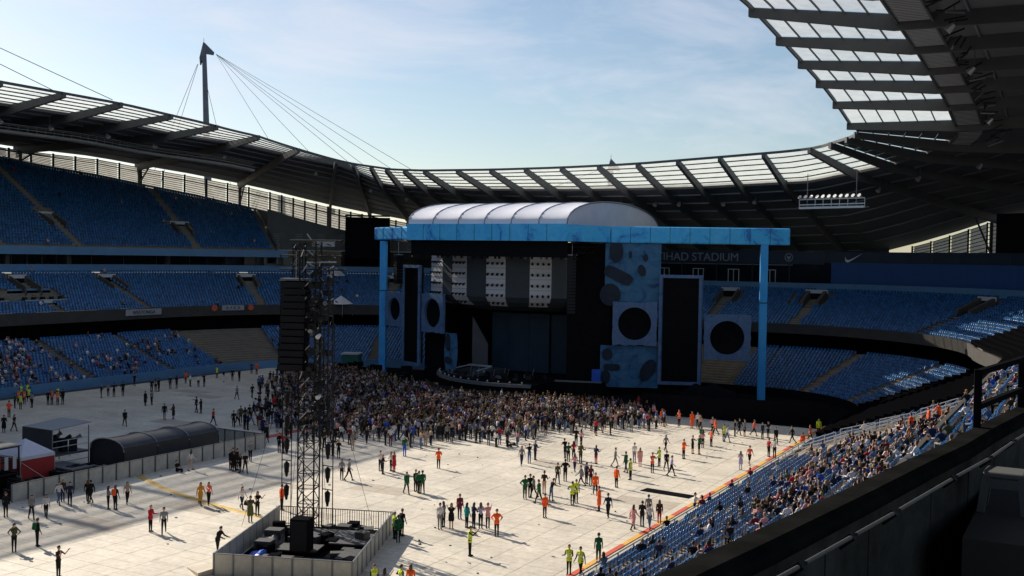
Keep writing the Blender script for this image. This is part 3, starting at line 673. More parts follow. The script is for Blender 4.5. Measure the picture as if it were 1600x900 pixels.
t_ = thing('scoreboard', 'large black screen box at the right edge under the roof', 'scoreboard', (57, 161, 0)); sb = Sub(t_)
b = MB(); q0, q1 = Vector((54.3, 163.4, 0)), Vector((63.4, 157.5, 0)); nrm = Vector((-.54, -.84, 0)); Z = lambda z: Vector((0, 0, z))
b.hexa([q0 + Z(16.6), q1 + Z(16.6), q1 - nrm * 1.6 + Z(16.6), q0 - nrm * 1.6 + Z(16.6)], [q0 + Z(25.6), q1 + Z(25.6), q1 - nrm * 1.6 + Z(25.6), q0 - nrm * 1.6 + Z(25.6)], M_black); sb.put(b, 'screen_box')
b = MB(); b.beam(q0 + (q1 - q0) * .2 - nrm + Z(10), q0 + (q1 - q0) * .2 - nrm + Z(16.6), .5, .5, M_raft); b.beam(q0 + (q1 - q0) * .8 - nrm + Z(10), q0 + (q1 - q0) * .8 - nrm + Z(16.6), .5, .5, M_raft); sb.put(b, 'support_frame')
# ------------------------------------------------------------------ stage
stage = thing('concert_stage', 'huge blue concert stage with silver vaulted roof and open dark front', 'stage', (-5, 128, 0)); ss_ = Sub(stage)
Zv = lambda z: Vector((0, 0, z))
def slab(b, p, q, z0, z1, d, m):
    """upright board from p to q (plan points), depth d behind it"""
    p, q = Vector((*p, 0)), Vector((*q, 0)); n = (q - p).normalized(); n = Vector((-n.y, n.x, 0)) * d
    b.hexa([p + Zv(z0), q + Zv(z0), q + n + Zv(z0), p + n + Zv(z0)], [p + Zv(z1), q + Zv(z1), q + n + Zv(z1), p + n + Zv(z1)], m)
X0, X1, YF, YB, ZE = -17.5, 7.2, 122.2, 154.6, 22.8
ribs = [X0 + (X1 - X0) * i / 6 for i in range(7)]
def arch(f):
    a = math.pi * f; y = (YF + YB) / 2 - (YB - YF) / 2 * math.cos(a); return y, ZE + 3.55 * math.sin(a) ** 0.85
for i in range(6):
    rows = []
    for u in np.linspace(0, 1, 7):
        sag = .32 * (1 - (2 * u - 1) ** 2); r = []
        for f in np.linspace(0, 1, 25):
            y, z = arch(f); r.append((ribs[i] + (ribs[i + 1] - ribs[i]) * u, y, z - sag * math.sin(math.pi * f) + .02))
        rows.append(r)
    b = MB(); b.grid(rows, M_silver); o = ss_.put(b, 'roof_fabric'); smooth(o)
for x in ribs:
    b = MB(); pts = [Vector((x, *arch(f))) for f in np.linspace(0, 1, 19)]
    for p, q in zip(pts[:-1], pts[1:]): b.tube(p, q, .10, .10, M_grey, 6, False)
    ss_.put(b, 'roof_arch')
for x, nm in ((X1 - .05, 'gable_sheet'), (X0 + .05, 'gable_sheet')):
    b = MB(); pts = [(x, *arch(f)) for f in np.linspace(0, 1, 25)]; base = [(x, p[1], ZE - .3) for p in pts]; b.grid([base, pts], M_silver); ss_.put(b, nm)
b = MB(); slab(b, (X0, 121.9), (X1, 121.9), 20.6, 22.82, .5, M_print); ss_.put(b, 'header_banner')
b = MB(); slab(b, (X1, 121.9), (10.0, 129.7), 20.6, 22.75, .4, M_print); slab(b, (-20.3, 129.7), (X0, 121.9), 20.6, 22.75, .4, M_print); 
b1 = MB(); slab(b1, (X1 + .01, 121.92), (10.0, 129.7), 20.6, 22.75, .4, M_print); ss_.put(b1, 'return_banner')
b1 = MB(); slab(b1, (-20.3, 129.7), (X0 - .01, 121.92), 20.6, 22.75, .4, M_print); ss_.put(b1, 'return_banner')
def box_banner(p, q, z0, z1, d):
    b = MB(); slab(b, p, q, z0, z1, d, M_print); P0, Q0 = Vector(p), Vector(q); ns = int((Q0 - P0).length / 2.6); nv = (Q0 - P0).normalized(); nv = Vector((nv.y, -nv.x)) * .012
    for k in range(1, ns):
        e = P0 + (Q0 - P0) * k / ns + nv; b2 = MB(); b2.beam((*e, z0 + .03), (*e, z1 - .03), .05, .03, M_dprint); ss_.put(b2, 'seam')
    o = ss_.put(b, 'wing_banner'); bv = o.modifiers.new('soft', 'BEVEL'); bv.width = .18; bv.segments = 2; return o
box_banner((10.05, 129.75), (31.6, 139.0), 20.55, 22.75, 1.6)
box_banner((-32.8, 135.0), (-20.45, 129.75), 20.8, 22.75, 1.6)
for (x, y, w) in ((28.4, 137.7, .95), (-30.6, 134.1, 1.0)):
    b = MB(); b.box((x, y + .5, 10.2), (w, w, 20.8), M_post, .4); ss_.put(b, 'post')
    b = MB(); b.box((x, y + .5, 12.9), (w + .06, w + .06, .12), M_blk2, .4); ss_.put(b, 'clamp')
for k in range(1, 9):
    b = MB(); x = X0 + (X1 - X0) * k / 9; b.beam((x, 121.89, 20.62), (x, 121.89, 22.8), .05, .03, M_dprint); ss_.put(b, 'seam')
# roof truss seen under the header, rear drapes, side drapes
b = MB(); b.box((-5.1, 138.6, 20.35), (26.0, 31, .15), M_black); ss_.put(b, 'ceiling_cloth')
b = MB(); b.box((-5.1, 141.3, 10.0), (31, .3, 20.2), M_black); ss_.put(b, 'back_drape')
for sx, ly in ((-20.6, 130.3), (9.9, 130.3)):
    b = MB(); b.box((sx + (.0), 137.4, 10.0), (.3, 7.4, 20.2), M_black); ss_.put(b, 'side_drape')
b = MB(); slab(b, (3.9, 129.4), (9.8, 130.6), 1.9, 20.3, .2, M_black); ss_.put(b, 'side_drape')
b = MB(); slab(b, (-20.4, 131.2), (-16.4, 131.0), 1.9, 12.3, .2, M_black); ss_.put(b, 'side_drape')
b = MB(); b.box((-5.1, 122.75, 19.55), (24.4, .12, 2.2), M_black); ss_.put(b, 'pelmet')
for y in (125.0, 128.0):
    b = MB()
    for z in (19.1, 19.9):
        b.tube((-19, y, z), (8.5, y, z), .06, .06, M_blk2, 6)
    for i in range(28):
        x = -19 + i; b.tube((x, y, 19.1 if i % 2 else 19.9), (x + 1, y, 19.9 if i % 2 else 19.1), .035, .035, M_blk2, 5, False)
    ss_.put(b, 'roof_truss')
rng = random.Random(11)
for i in range(26):
    x = -18 + i * 1.02 + rng.uniform(-.2, .2); b = MB(); y = 124.2
    b.box((x, y, 18.85), (.34, .3, .3), M_blk2, rng.uniform(-.5, .5)); b.tube((x, y, 18.7), (x + rng.uniform(-.15, .15), y - .12, 18.2), .12, .19, M_blk2 if rng.random() < .6 else M_grey, 8); ss_.put(b, 'moving_light')
# curved lighting wall hung in the middle
plan = [(6.6, 131.4), (3.9, 129.0), (2.2, 127.9), (-.5, 126.7), (-3.9, 126.0), (-6.9, 125.9), (-10.3, 126.3), (-13.3, 127.3), (-15.6, 128.3), (-18.7, 130.1)]
M_colw = mat('pale_light_column', (0.62, 0.63, 0.65), 0.5); M_drum = mat('charcoal_screen_wall', (0.045, 0.055, 0.065), 0.45, var=.1)
drum = thing('lighting_wall', 'curved wall hanging over the stage with pale columns full of small spotlights', 'lighting wall', (-6, 128, 12)); dsb = Sub(drum)
sp = MB(); sp.tube((0, -.05, .0), (0, -.34, -.10), .10, .20, M_blk2, 10); sp.box((0, -.03, .02), (.16, .12, .2), M_blk2); sp_me = sp.mesh('spotlight')
for i in range(len(plan) - 1):
    q, p = plan[i], plan[i + 1]                      # p is left of q
    white = i in (2, 4, 6, 8)
    inw = lambda a, k: (a[0] + (-6.5 - a[0]) * k, a[1] + (137 - a[1]) * k)
    prof = [(0, 18.6), (0, 12.9), (.05, 12.2), (.13, 11.6), (.34, 10.9)]
    b = MB(); rows = []
    for k, z in prof: rows.append([(*inw(p, k), z), (*inw(q, k), z)])
    if white:
        b.grid(rows[:4], M_colw); col = dsb.put(b, 'light_column')
        d = Vector((q[0] - p[0], q[1] - p[1], 0)); L = d.length; d.normalize(); n = Vector((d.y, -d.x, 0)); ang = math.atan2(d.y, d.x)
        for rz in (17.6, 16.1, 14.6, 13.2, 12.1):
            for c in range(4):
                pos = Vector((*p, rz)) + d * (L * (c + .5) / 4) + n * (.03 if rz > 12.5 else -.35); o = link('spotlight', sp_me, col, pos - Vector(drum.location)); o.rotation_euler = (0, 0, ang)
        for rz in (16.9, 15.4, 13.9):
            b = MB(); pp = Vector((*p, rz)) + n * .02; qq = Vector((*q, rz)) + n * .02; b.beam(pp, qq, .05, .05, M_grey); dsb.put(b, 'joint_strip')
        b = MB(); b.grid(rows[3:], M_drum); dsb.put(b, 'under_panel')
    else:
        b.grid(rows, M_drum); dsb.put(b, 'wall_panel')
# stage deck with curved lip and foot lights
lip = [(-16.2, 128.8), (-14.8, 126.3), (-12.6, 123.8), (-9.8, 121.6), (-6.8, 120.2), (-3.4, 119.5), (0, 119.6), (3.3, 120.4)]
outl = lip + [(3.4, 126.5), (9.6, 128.5), (9.6, 141), (-20.3, 141), (-20.3, 131)]
b = MB(); n = len(outl); b.add([(x, y, 0.0) for x, y in outl] + [(x, y, 1.8) for x, y in outl], [tuple(range(n, 2 * n))] + [(i, (i + 1) % n, n + (i + 1) % n, n + i) for i in range(n)], M_black); ss_.put(b, 'deck')
b = MB()
for p, q in zip(lip[:-1], lip[1:]): b.beam((*p, 1.72), (*q, 1.72), .5, .42, M_grey)
ss_.put(b, 'deck_lip')
fl = MB(); fl.box((0, 0, .14), (.3, .25, .28), M_blk2); fl.box((0, -.13, .17), (.2, .03, .16), M_white); flm = fl.mesh('foot_light')
tot = sum((Vector(q) - Vector(p)).length for p, q in zip(lip[:-1], lip[1:]))
for k in range(14):
    dd = tot * (k + .4) / 14.2
    for p, q in zip(lip[:-1], lip[1:]):
        L = (Vector(q) - Vector(p)).length
        if dd <= L: break
        dd -= L
    x, y = Vector(p) + (Vector(q) - Vector(p)) * dd / L; o = link('foot_light', flm, stage, Vector((x, y + .3, 1.95)) - stage.location)
b = MB(); slab(b, (3.6, 126.6), (9.6, 128.6), 1.8, 2.0, .4, M_grey); ss_.put(b, 'step_edge')
# dark screen panels upstage and grey raking side panel
for i in range(4):
    a, c = -11 + 13 * i / 4, -11 + 13 * (i + 1) / 4; b = MB(); b.box(((a + c) / 2, 134.2 + .5 * abs(i - 1.5), 6.1), (c - a - .06, .25, 8.4), M_led); ss_.put(b, 'screen_panel')
b = MB(); b.hexa([(-12.9, 132.4, 1.9), (-11.1, 133.8, 1.9), (-11.1, 134.0, 1.9), (-12.9, 132.6, 1.9)], [(-12.9, 132.4, 9.6), (-11.1, 133.8, 5.6), (-11.1, 134.0, 5.6), (-12.9, 132.6, 9.6)], M_slat); ss_.put(b, 'raking_panel')
b = MB(); b.hexa([(-13.2, 126, 1.82), (-8.6, 124.0, 1.82), (-6.0, 130.5, 1.82), (-12.2, 132.3, 1.82)], [(-13.2, 126, 1.95), (-8.6, 124.0, 1.95), (-6.0, 130.5, 2.6), (-12.2, 132.3, 2.6)], M_drum); ss_.put(b, 'ramp')
b = MB(); b.beam((-12.3, 130.8, 2.75), (-8.4, 130.3, 2.75), .35, .25, M_lgrey); b.beam((-8.4, 130.3, 2.7), (-9.2, 127.6, 2.3), .22, .15, M_lgrey); b.beam((-13.6, 128.2, 2.3), (-12.3, 130.8, 2.75), .18, .15, M_lgrey); ss_.put(b, 'ramp_edge')
for i in range(34):                                     # monitors, cases and stands left lying on the stage
    x = rng.uniform(-13.5, 1.5); y = rng.uniform(121.4 + abs(x + 5) * .35, 128.5); h = rng.uniform(.25, .75); b = MB(); rz = rng.uniform(0, 3)
    b.hexa([Vector((x, y, 1.82)) + Matrix.Rotation(rz, 3, 'Z') @ Vector(v) for v in ((-.35, -.25, 0), (.35, -.25, 0), (.35, .25, 0), (-.35, .25, 0))], [Vector((x, y, 1.82 + h)) + Matrix.Rotation(rz, 3, 'Z') @ Vector(v) for v in ((-.33, -.05, 0), (.33, -.05, 0), (.33, .22, 0), (-.33, .22, 0))], M_blk2 if rng.random() < .72 else M_grey)
    if rng.random() < .3: b.tube((x, y, 1.8), (x + .3, y, 3.2), .03, .03, M_alu, 5)
    o = b.build('stage_monitor', None, label='dark monitor wedge or case among the clutter near the curved stage lip', category='monitor', group='clutter on the stage deck')
# framed round speakers, screens and printed cloths of the two wings
def disc(b, c, n, u, r, m, z, seg=28):
    vs = [c + (u * math.cos(2 * math.pi * i / seg) + Zv(1) * math.sin(2 * math.pi * i / seg)) * r + n * z for i in range(seg)]; return vs
def round_panel(p, q, z0, z1, cr, label):
    p, q = Vector((*p, 0)), Vector((*q, 0)); u = (q - p).normalized(); n = Vector((u.y, -u.x, 0)); c = (p + q) / 2 + Zv((z0 + z1) / 2); hw, hh = (q - p).length / 2, (z1 - z0) / 2
    t = thing('round_panel', label, 'stage panel', tuple((p + q) / 2 + Zv(z0))); sb = Sub(t); seg = 32; b = MB()
    ring = [c + (u * math.cos(2 * math.pi * i / seg) * cr + Zv(1) * math.sin(2 * math.pi * i / seg) * cr) for i in range(seg)]
    def sq(i):
        a = 2 * math.pi * i / seg; k = 1 / max(abs(math.cos(a)), abs(math.sin(a))); return c + u * math.cos(a) * k * hw + Zv(1) * math.sin(a) * k * hh
    sqr = [sq(i) for i in range(seg)]; rag = random.Random(int(z0 * 10 + c.x)); sqr = [v + Zv(rag.uniform(-.10, .14)) + u * rag.uniform(-.05, .05) for v in sqr]
    b.add(sqr + ring + [v - n * .5 for v in sqr] + [v - n * .5 for v in ring], [(i, (i + 1) % seg, seg + (i + 1) % seg, seg + i) for i in range(seg)] + [(seg + i, seg + (i + 1) % seg, 3 * seg + (i + 1) % seg, 3 * seg + i) for i in range(seg)] + [((i + 1) % seg, i, 2 * seg + i, 2 * seg + (i + 1) % seg) for i in range(seg)], M_print3); sb.put(b, 'frame')
    b = MB(); r2 = [v - n * .46 for v in ring]; mid = [c + (v - c) * .35 - n * .9 for v in ring]
    b.add(r2 + mid + [c - n * .8], [(i, (i + 1) % seg, seg + (i + 1) % seg, seg + i) for i in range(seg)] + [(seg + i, seg + (i + 1) % seg, 2 * seg) for i in range(seg)], M_black); sb.put(b, 'round_grille')
    return t
round_panel((21.6, 134.55), (27.2, 137.0), 5.2, 11.2, 2.25, 'blue framed panel with a black round hole beside the right hand post')
round_panel((10.5, 129.75), (15.9, 132.1), 6.9, 12.7, 2.2, 'blue framed panel with a black round hole left of the tall right screen')
round_panel((-29.4, 133.5), (-24.7, 131.45), 7.6, 12.8, 1.75, 'small blue framed panel with a dark round hole beside the left hand post')
round_panel((-19.9, 129.4), (-14.9, 127.3), 7.3, 12.9, 2.1, 'blue framed panel with a dark round hole right of the tall left screen')
def screen(p, q, z0, z1, label):
    t = thing('video_screen', label, 'screen', ((p[0] + q[0]) / 2, (p[1] + q[1]) / 2, z0)); sb = Sub(t); b = MB(); slab(b, p, q, z0, z1, .6, M_black); sb.put(b, 'screen_face')
    u = (Vector(q) - Vector(p)).normalized(); pv, qv = Vector((*p, 0)), Vector((*q, 0)); u3 = Vector((*u, 0)); n = Vector((u.y, -u.x, 0)) * .05
    for a, c in ((pv + Zv(z0 - .2), pv + Zv(z1 + .2)), (qv + Zv(z0 - .2), qv + Zv(z1 + .2)), (pv - u3 * .2 + Zv(z1 + .2), qv + u3 * .2 + Zv(z1 + .2)), (pv - u3 * .2 + Zv(z0 - .2), qv + u3 * .2 + Zv(z0 - .2))):
        b = MB(); b.beam(a + n, c + n, .42, .42, M_print3); sb.put(b, 'frame')
    return t
screen((16.3, 132.4), (21.1, 134.45), 2.2, 16.0, 'tall black video screen in a blue frame on the right of the stage')
screen((-24.4, 131.4), (-20.4, 129.7), 2.5, 16.6, 'tall black video screen in a blue frame on the left of the stage')
def scrim(p, q, z0, z1, blobs, label):
    t = thing('printed_cloth', label, 'cloth', ((p[0] + q[0]) / 2, (p[1] + q[1]) / 2, z0)); sb = Sub(t); pv, qv = Vector((*p, 0)), Vector((*q, 0)); d = qv - pv; n = Vector((d.y, -d.x, 0)).normalized(); b = MB(); rows = []
    for z in np.linspace(z0, z1, 6): rows.append([pv + d * f + Zv(z) - n * (.35 + .12 * math.sin(f * 9 + z)) for f in np.linspace(0, 1, 9)])
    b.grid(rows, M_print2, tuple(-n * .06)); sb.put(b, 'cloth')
    for (f, z, a, c, rot) in blobs:
        ce = pv + d * f + Zv(z) - n * .16; u = d.normalized(); vs = []
        for i in range(20):
            x, y = math.cos(i * math.pi / 10), math.sin(i * math.pi / 10); pw = .5 if a > 2.2 * c or c > 2.2 * a else 1
            x, y = math.copysign(abs(x) ** pw, x) * a, math.copysign(abs(y) ** pw, y) * c
            vs.append(ce + u * (x * math.cos(rot) - y * math.sin(rot)) + Zv(1) * (x * math.sin(rot) + y * math.cos(rot)))
        b = MB(); b.add(vs + [v - n * .05 for v in vs], [tuple(range(20))] + [((i + 1) % 20, i, 20 + i, 20 + (i + 1) % 20) for i in range(20)], M_dprint); sb.put(b, 'dark_shape')
scrim((9.4, 129.5), (16.2, 132.45), 12.7, 20.5, [(.2, 19.4, .9, 1.5, 0), (.24, 16.2, 2.0, .8, -.45), (.1, 13.6, 1.4, 1.5, 0), (.66, 16.9, .5, .8, .3), (.72, 18.6, .35, .5, 0), (.45, 19.0, .2, .45, 0)], 'large blue printed cloth with dark blobs hanging right of the stage opening')
scrim((9.0, 129.3), (16.1, 132.4), 1.2, 6.8, [(.12, 5.6, .7, .8, 0), (.2, 3.9, 1.1, .45, 0), (.1, 2.6, .6, .9, 0), (.82, 3.6, .9, 1.6, -.5)], 'dim blue printed cloth below the round panel at the right')
scrim((-14.6, 127.1), (-11.9, 126.0), 1.4, 7.5, [(.3, 6.2, .6, 1.2, 0), (.3, 3.6, .9, .5, 0)], 'narrow blue printed cloth below the light columns at the left')
b = MB(); slab(b, (8.3, 128.2), (9.4, 128.6), 1.2, 3.6, .5, M_tarpb); b.build('tarpaulin', None, label='bright blue tarpaulin block at the right foot of the stage opening', category='tarpaulin')
# line arrays hung by the stage
def line_array(x, y, z1, n, w, h, rz, label, cur=.0):
    t = thing('line_array', label, 'speaker array', (x, y, z1)); sb = Sub(t); z = z1
    for k in range(n):
        b = MB(); dx = cur * (k / n) ** 2
        c = Vector((x + dx * math.sin(rz), y - dx * math.cos(rz), z - h / 2)); b.box(c, (w, .95, h - .035), M_black, rz); b.box(c + Vector((math.sin(rz) * .48, -math.cos(rz) * .48, 0)), (w - .12, .03, h - .09), M_blk2, rz); sb.put(b, 'speaker_cabinet'); z -= h
    b = MB(); b.box((x, y, z1 + .12), (w + .1, .9, .14), M_grey, rz); b.tube((x, y, z1 + .1), (x, y, z1 + 2.0), .03, .03, M_alu, 5); sb.put(b, 'bumper')
line_array(-23.8, 128.9, 18.4, 10, 1.2, .42, -.5, 'black speaker array hanging by the tall left screen')
line_array(6.9, 124.5, 18.7, 18, 1.2, .42, .4, 'black speaker array hanging right of the stage opening')
for i in range(12):
    x, y, h = rng.uniform(-34, -19), rng.uniform(124.5, 129.5), rng.uniform(.8, 2.2); b = MB(); b.box((x, y, .06 + h / 2), (rng.uniform(.8, 1.8), rng.uniform(.7, 1.2), h), M_black, rng.uniform(-.5, .3)); b.box((x, y, .07 + h), (.6, .5, .05), M_dgrey, .2)
    b.build('flight_case', None, label='black flight case parked in the dark below the left wing of the stage', category='case', group='cases below the left stage wing')
# black hoarding and pit barrier
hb = [(20.1, 116.9), (27.0, 117.6), (34.6, 118.9), (41.2, 120.2)]
hd = thing('hoarding', 'long black hoarding closing the floor between stage and right stand', 'hoarding', (30, 118, 0)); hs = Sub(hd)
for p, q in zip(hb[:-1], hb[1:]):
    for k in range(3):
        a = Vector(p) + (Vector(q) - Vector(p)) * k / 3; c = Vector(p) + (Vector(q) - Vector(p)) * (k + 1.0) / 3; b = MB(); slab(b, tuple(a), tuple(c), 0, 2.55, .12 + .01 * k, M_black); hs.put(b, 'board')
bp = [(-15.5, 124), (-12.5, 120.6), (-9.5, 118.4), (-6, 117.2), (-2, 116.7), (4, 116.9), (12, 116.9), (20, 116.9)]
bt = thing('crowd_barrier', 'low black barrier between the stage lip and the front of the crowd', 'barrier', (0, 117, 0)); bs = Sub(bt)
for p, q in zip(bp[:-1], bp[1:]):
    b = MB(); slab(b, p, (q[0] - .02, q[1]), 0.05, 1.2, .08, M_blk2); bs.put(b, 'barrier_panel')
b = MB()
for i in range(40):
    a = rng.uniform(0, 6.3); r_ = rng.uniform(0, 1); 
bm = bmesh.new(); bmesh.ops.create_icosphere(bm, subdivisions=3, radius=1)
for v in bm.verts:
    v.co.x *= 4.2; v.co.y *= 1.6; v.co.z = max(0, (v.co.z + .35)) * 2.0 * (1 + .12 * math.sin(v.co.x * 2.3)) ; v.co.y += .1 * math.sin(v.co.x * 3)
me = bpy.data.meshes.new('covered_equipment'); bm.to_mesh(me); bm.free(); me.materials.append(M_black)
link('covered_equipment', me, None, (24.5, 128.5, 0), label='heap of equipment under a black sheet below the right hand round panel', category='equipment')
b = MB()
for k in range(14): b.beam((18.5, 124.5 + .05 * k, .3), (18.5, 124.5, .3), .1, .1, M_black)

# ------------------------------------------------------------------ lettering and emblems on the end stand
def text_mesh(name, s, size, m, parent_sub, loc, rz, depth=.05, align='LEFT', tilt=math.pi / 2):
    cu = bpy.data.curves.new(name, 'FONT'); cu.body = s; cu.size = size; cu.extrude = depth; cu.align_x = align
    to = bpy.data.objects.new(name, cu); COL.objects.link(to); dg = bpy.context.evaluated_depsgraph_get(); me = bpy.data.meshes.new_from_object(to.evaluated_get(dg)); bpy.data.objects.remove(to)
    me.materials.append(m); me.transform(Matrix.Translation(Vector(loc)) @ Matrix.Rotation(rz, 4, 'Z') @ Matrix.Rotation(tilt, 4, 'X'))
    if parent_sub: me.transform(Matrix.Translation(parent_sub.off)); return link(name, me, parent_sub.r)
    return link(name, me)
M_let = mat('grey_letter', (0.30, 0.33, 0.38), 0.5)
text_mesh('lettering', 'ETIHAD STADIUM', 1.95, M_let, gns, (14.6, 172.45, 18.35), 0, .06, 'RIGHT')
def emblem(cx, cz, y):
    b = MB(); seg = 20
    for r0_, r1_ in ((.55, .68),):
        vs = [(cx + r * math.cos(2 * math.pi * i / seg), y, cz + r * math.sin(2 * math.pi * i / seg)) for r in (r0_, r1_) for i in range(seg)]
        b.add(vs, [(i, (i + 1) % seg, seg + (i + 1) % seg, seg + i) for i in range(seg)], M_let)
    b.add([(cx - .3, y, cz + .3), (cx, y, cz + .12), (cx + .3, y, cz + .3), (cx + .3, y, cz - .1), (cx, y, cz - .42), (cx - .3, y, cz - .1)], [(0, 1, 2, 3, 4, 5)], M_let); return b
gns.put(emblem(22.9, 19.1, 172.45), 'emblem')
# ------------------------------------------------------------------ signs on the long stand
M_sign = mat('white_sign_board', (0.34, 0.34, 0.36), 0.6); M_ink = mat('sign_ink', (0.02, 0.02, 0.03), 0.6)
def sign(p, q, z0, z1, txt, label, size, extra=None):
    t = thing('sign', label, 'sign', ((p[0] + q[0]) / 2, (p[1] + q[1]) / 2, z0)); sb = Sub(t); b = MB(); slab(b, p, q, z0, z1, -.08, M_sign); sb.put(b, 'board')
    u = Vector(q) - Vector(p); rz = math.atan2(u.y, u.x); n = Vector((u.y, -u.x)).normalized(); m_ = (Vector(p) + Vector(q)) / 2 + n * .12
    text_mesh('lettering', txt, size, M_ink, sb, (m_.x, m_.y, z0 + (z1 - z0 - size * .7) / 2), rz, .02, 'CENTER')
    if extra:
        for cc in extra:
            b = MB(); b.tube(Vector((*(Vector(p) + u * cc), (z0 + z1) / 2)), Vector((*(Vector(p) + u * cc + n * .2), (z0 + z1) / 2)), .5, .5, M_redline, 14); sb.put(b, 'red_roundel')
sign((-62.55, 112.2), (-62.55, 119.2), 8.5, 9.45, 'WESTONGA', 'long pale sign with dark letters on the front of the left middle tier', .8)
sign((-60.7, 130.6), (-59.2, 134.2), 8.75, 9.6, 'K F K A', 'short pale sign between two red roundels on the front of the left middle tier', .75, (-.35, 1.3))
b = MB(); t = thing('sign', 'small white sign with an orange curl below the corner louvres', 'sign', (-63, 160, 19.9)); sb = Sub(t)
slab(b, (-64.6, 158.2), (-61.4, 161.1), 19.9, 21.1, .1, M_white); sb.put(b, 'board')
b = MB(); vs = [Vector((-64.3, 158.45, 20.5)) + Vector((.03, -.05, 0)) + (Vector((.74, .67, 0)) * math.cos(a) + Zv(1) * math.sin(a)) * r for r in (.34, .5) for a in np.linspace(.8, 5.4, 12)]
b.add(vs, [(i, i + 1, 13 + i, 12 + i) for i in range(11)], M_orline); sb.put(b, 'emblem')
# swoosh emblem on the dark board of the end stand
b = MB(); top = [(31.95, 18.75), (32.1, 18.35), (32.5, 18.25), (33.1, 18.5), (33.8, 18.85), (34.7, 19.35)]; low = [(31.9, 18.7), (31.95, 18.05), (32.35, 17.85), (33.0, 18.2), (33.8, 18.72), (34.7, 19.35)]
def yb(x): return 172.05 - .165 * (x - 32.0) - .03 * (x - 32) ** 2 - .05
vs = [(x, yb(x), z + .55) for x, z in top] + [(x, yb(x), z + .55) for x, z in low]; b.add(vs, [(6 + i, 7 + i, 1 + i, i) for i in range(5)], M_white); gns.put(b, 'emblem')

# ------------------------------------------------------------------ small canopies at the far corner
for (s, t, z, w, lab) in ((160.9, 12.6, 9.7, 3.0, 'white pyramid canopy on the tier front between tower and stage'), (160.4, 24, 14.4, 2.6, 'smaller grey white pyramid canopy at the top of the middle tier')):
    c = B(s, t, z); th = thing('canopy', lab, 'canopy', tuple(c)); sb = Sub(th); b = MB(); a = w / 2
    b.add([c + Vector(v) for v in ((-a, -a, 0), (a, -a, 0), (a, a, 0), (-a, a, 0), (0, 0, 1.5))], [(0, 1, 4), (1, 2, 4), (2, 3, 4), (3, 0, 4)], M_white); sb.put(b, 'canopy_roof')
    for sx, sy in ((-1, -1), (1, -1), (1, 1), (-1, 1)):
        b = MB(); p = c + Vector((sx * a * .95, sy * a * .95, 0)); b.tube(p - Zv(2.2), p, .04, .04, M_alu, 5); sb.put(b, 'leg')
t = thing('site_cabin', 'dark green cabin with pale roof behind the crowd at the far left corner', 'cabin', (-36.5, 134.5, 0)); sb = Sub(t)
b = MB(); b.box((-36.5, 134.5, 1.3), (2.6, 2.4, 2.6), M_green, .4); sb.put(b, 'cabin_body'); b = MB(); b.box((-36.5, 134.5, 2.7), (2.9, 2.7, .2), M_lgrey, .4); sb.put(b, 'cabin_roof')

# ------------------------------------------------------------------ mixing position compound
fc = thing('crowd_barrier', 'long pale grey barrier wall along the sunny side of the mixing compound', 'barrier', (-1.3, 62, 0)); fs = Sub(fc)
def barrier_run(sub, p, q, h, n, m, solid=True, z0=.05):
    p, q = Vector(p), Vector(q)
    for k in range(n):
        a, c = p + (q - p) * (k + .012) / n, p + (q - p) * (k + .988) / n; b = MB()
        if solid:
            slab(b, tuple(a), tuple(c), z0, h, .05, m)
            for f in (.0, 1.0): e = a + (c - a) * f; b.beam((e.x, e.y, z0), (e.x, e.y, h + .03), .09, .09, M_grey)
            b.beam((*a, h), (*c, h), .08, .06, M_grey)
        else:
            for hh in (z0 + .1, h): b.beam((*a, hh), (*c, hh), .05, .05, M_blk2)
            L = (c - a).length; nb = int(L / .14)
            for i in range(nb + 1): e = a + (c - a) * i / nb; b.beam((*e, z0), (*e, h), .025, .025, M_blk2)
        sub.put(b, 'barrier_panel')
barrier_run(fs, (-1.3, 49.0), (-1.3, 75.6), 1.35, 20, M_fence); barrier_run(fs, (-8.9, 75.6), (-1.35, 75.6), 1.35, 6, M_fence); barrier_run(fs, (-9.0, 70), (-8.95, 75.5), 1.35, 4, M_fence)
tt = thing('tent', 'long low black barrel vaulted tent over the mixing desk', 'tent', (-5.7, 66, 0)); ts_ = Sub(tt)
TX0, TX1, TY0, TY1, TE, TC = -7.4, -3.3, 60.8, 71.6, 1.65, 2.62
prof = [(TX1 + (TX0 - TX1) * (1 - math.cos(math.pi * f)) / 2, TE + (TC - TE) * math.sin(math.pi * f) ** .8) for f in np.linspace(0, 1, 15)]
for i in range(3):
    y0, y1 = TY0 + (TY1 - TY0) * i / 3, TY0 + (TY1 - TY0) * (i + 1) / 3; b = MB()
    b.grid([[(x, y, z - .05 * math.sin(math.pi * (y - y0) / (y1 - y0))) for x, z in prof] for y in np.linspace(y0 + .02, y1 - .02, 5)], M_tent); o = ts_.put(b, 'roof_fabric'); smooth(o)
for i in range(4):
    y = TY0 + (TY1 - TY0) * i / 3; b = MB()
    for p, q in zip(prof[:-1], prof[1:]): b.beam((p[0], y, p[1] + .03), (q[0], y, q[1] + .03), .10, .06, M_tgrey, (0, 1, 0))
    ts_.put(b, 'roof_arch')
    for x in (TX0, TX1): b = MB(); b.tube((x, y, 0), (x, y, TE), .05, .05, M_blk2, 6); ts_.put(b, 'leg')
b = MB(); b.box((TX1, (TY0 + TY1) / 2, 1.05), (.05, TY1 - TY0, 2.05), M_tent); ts_.put(b, 'side_sheet'); b = MB(); b.box((TX0, (TY0 + TY1) / 2, 1.05), (.05, TY1 - TY0, 2.05), M_tent); ts_.put(b, 'side_sheet')
b = MB(); b.grid([[(x, TY0 + .12, 0.05) for x, z in prof], [(x, TY0 + .12, z) for x, z in prof]], M_tent); ts_.put(b, 'end_sheet')
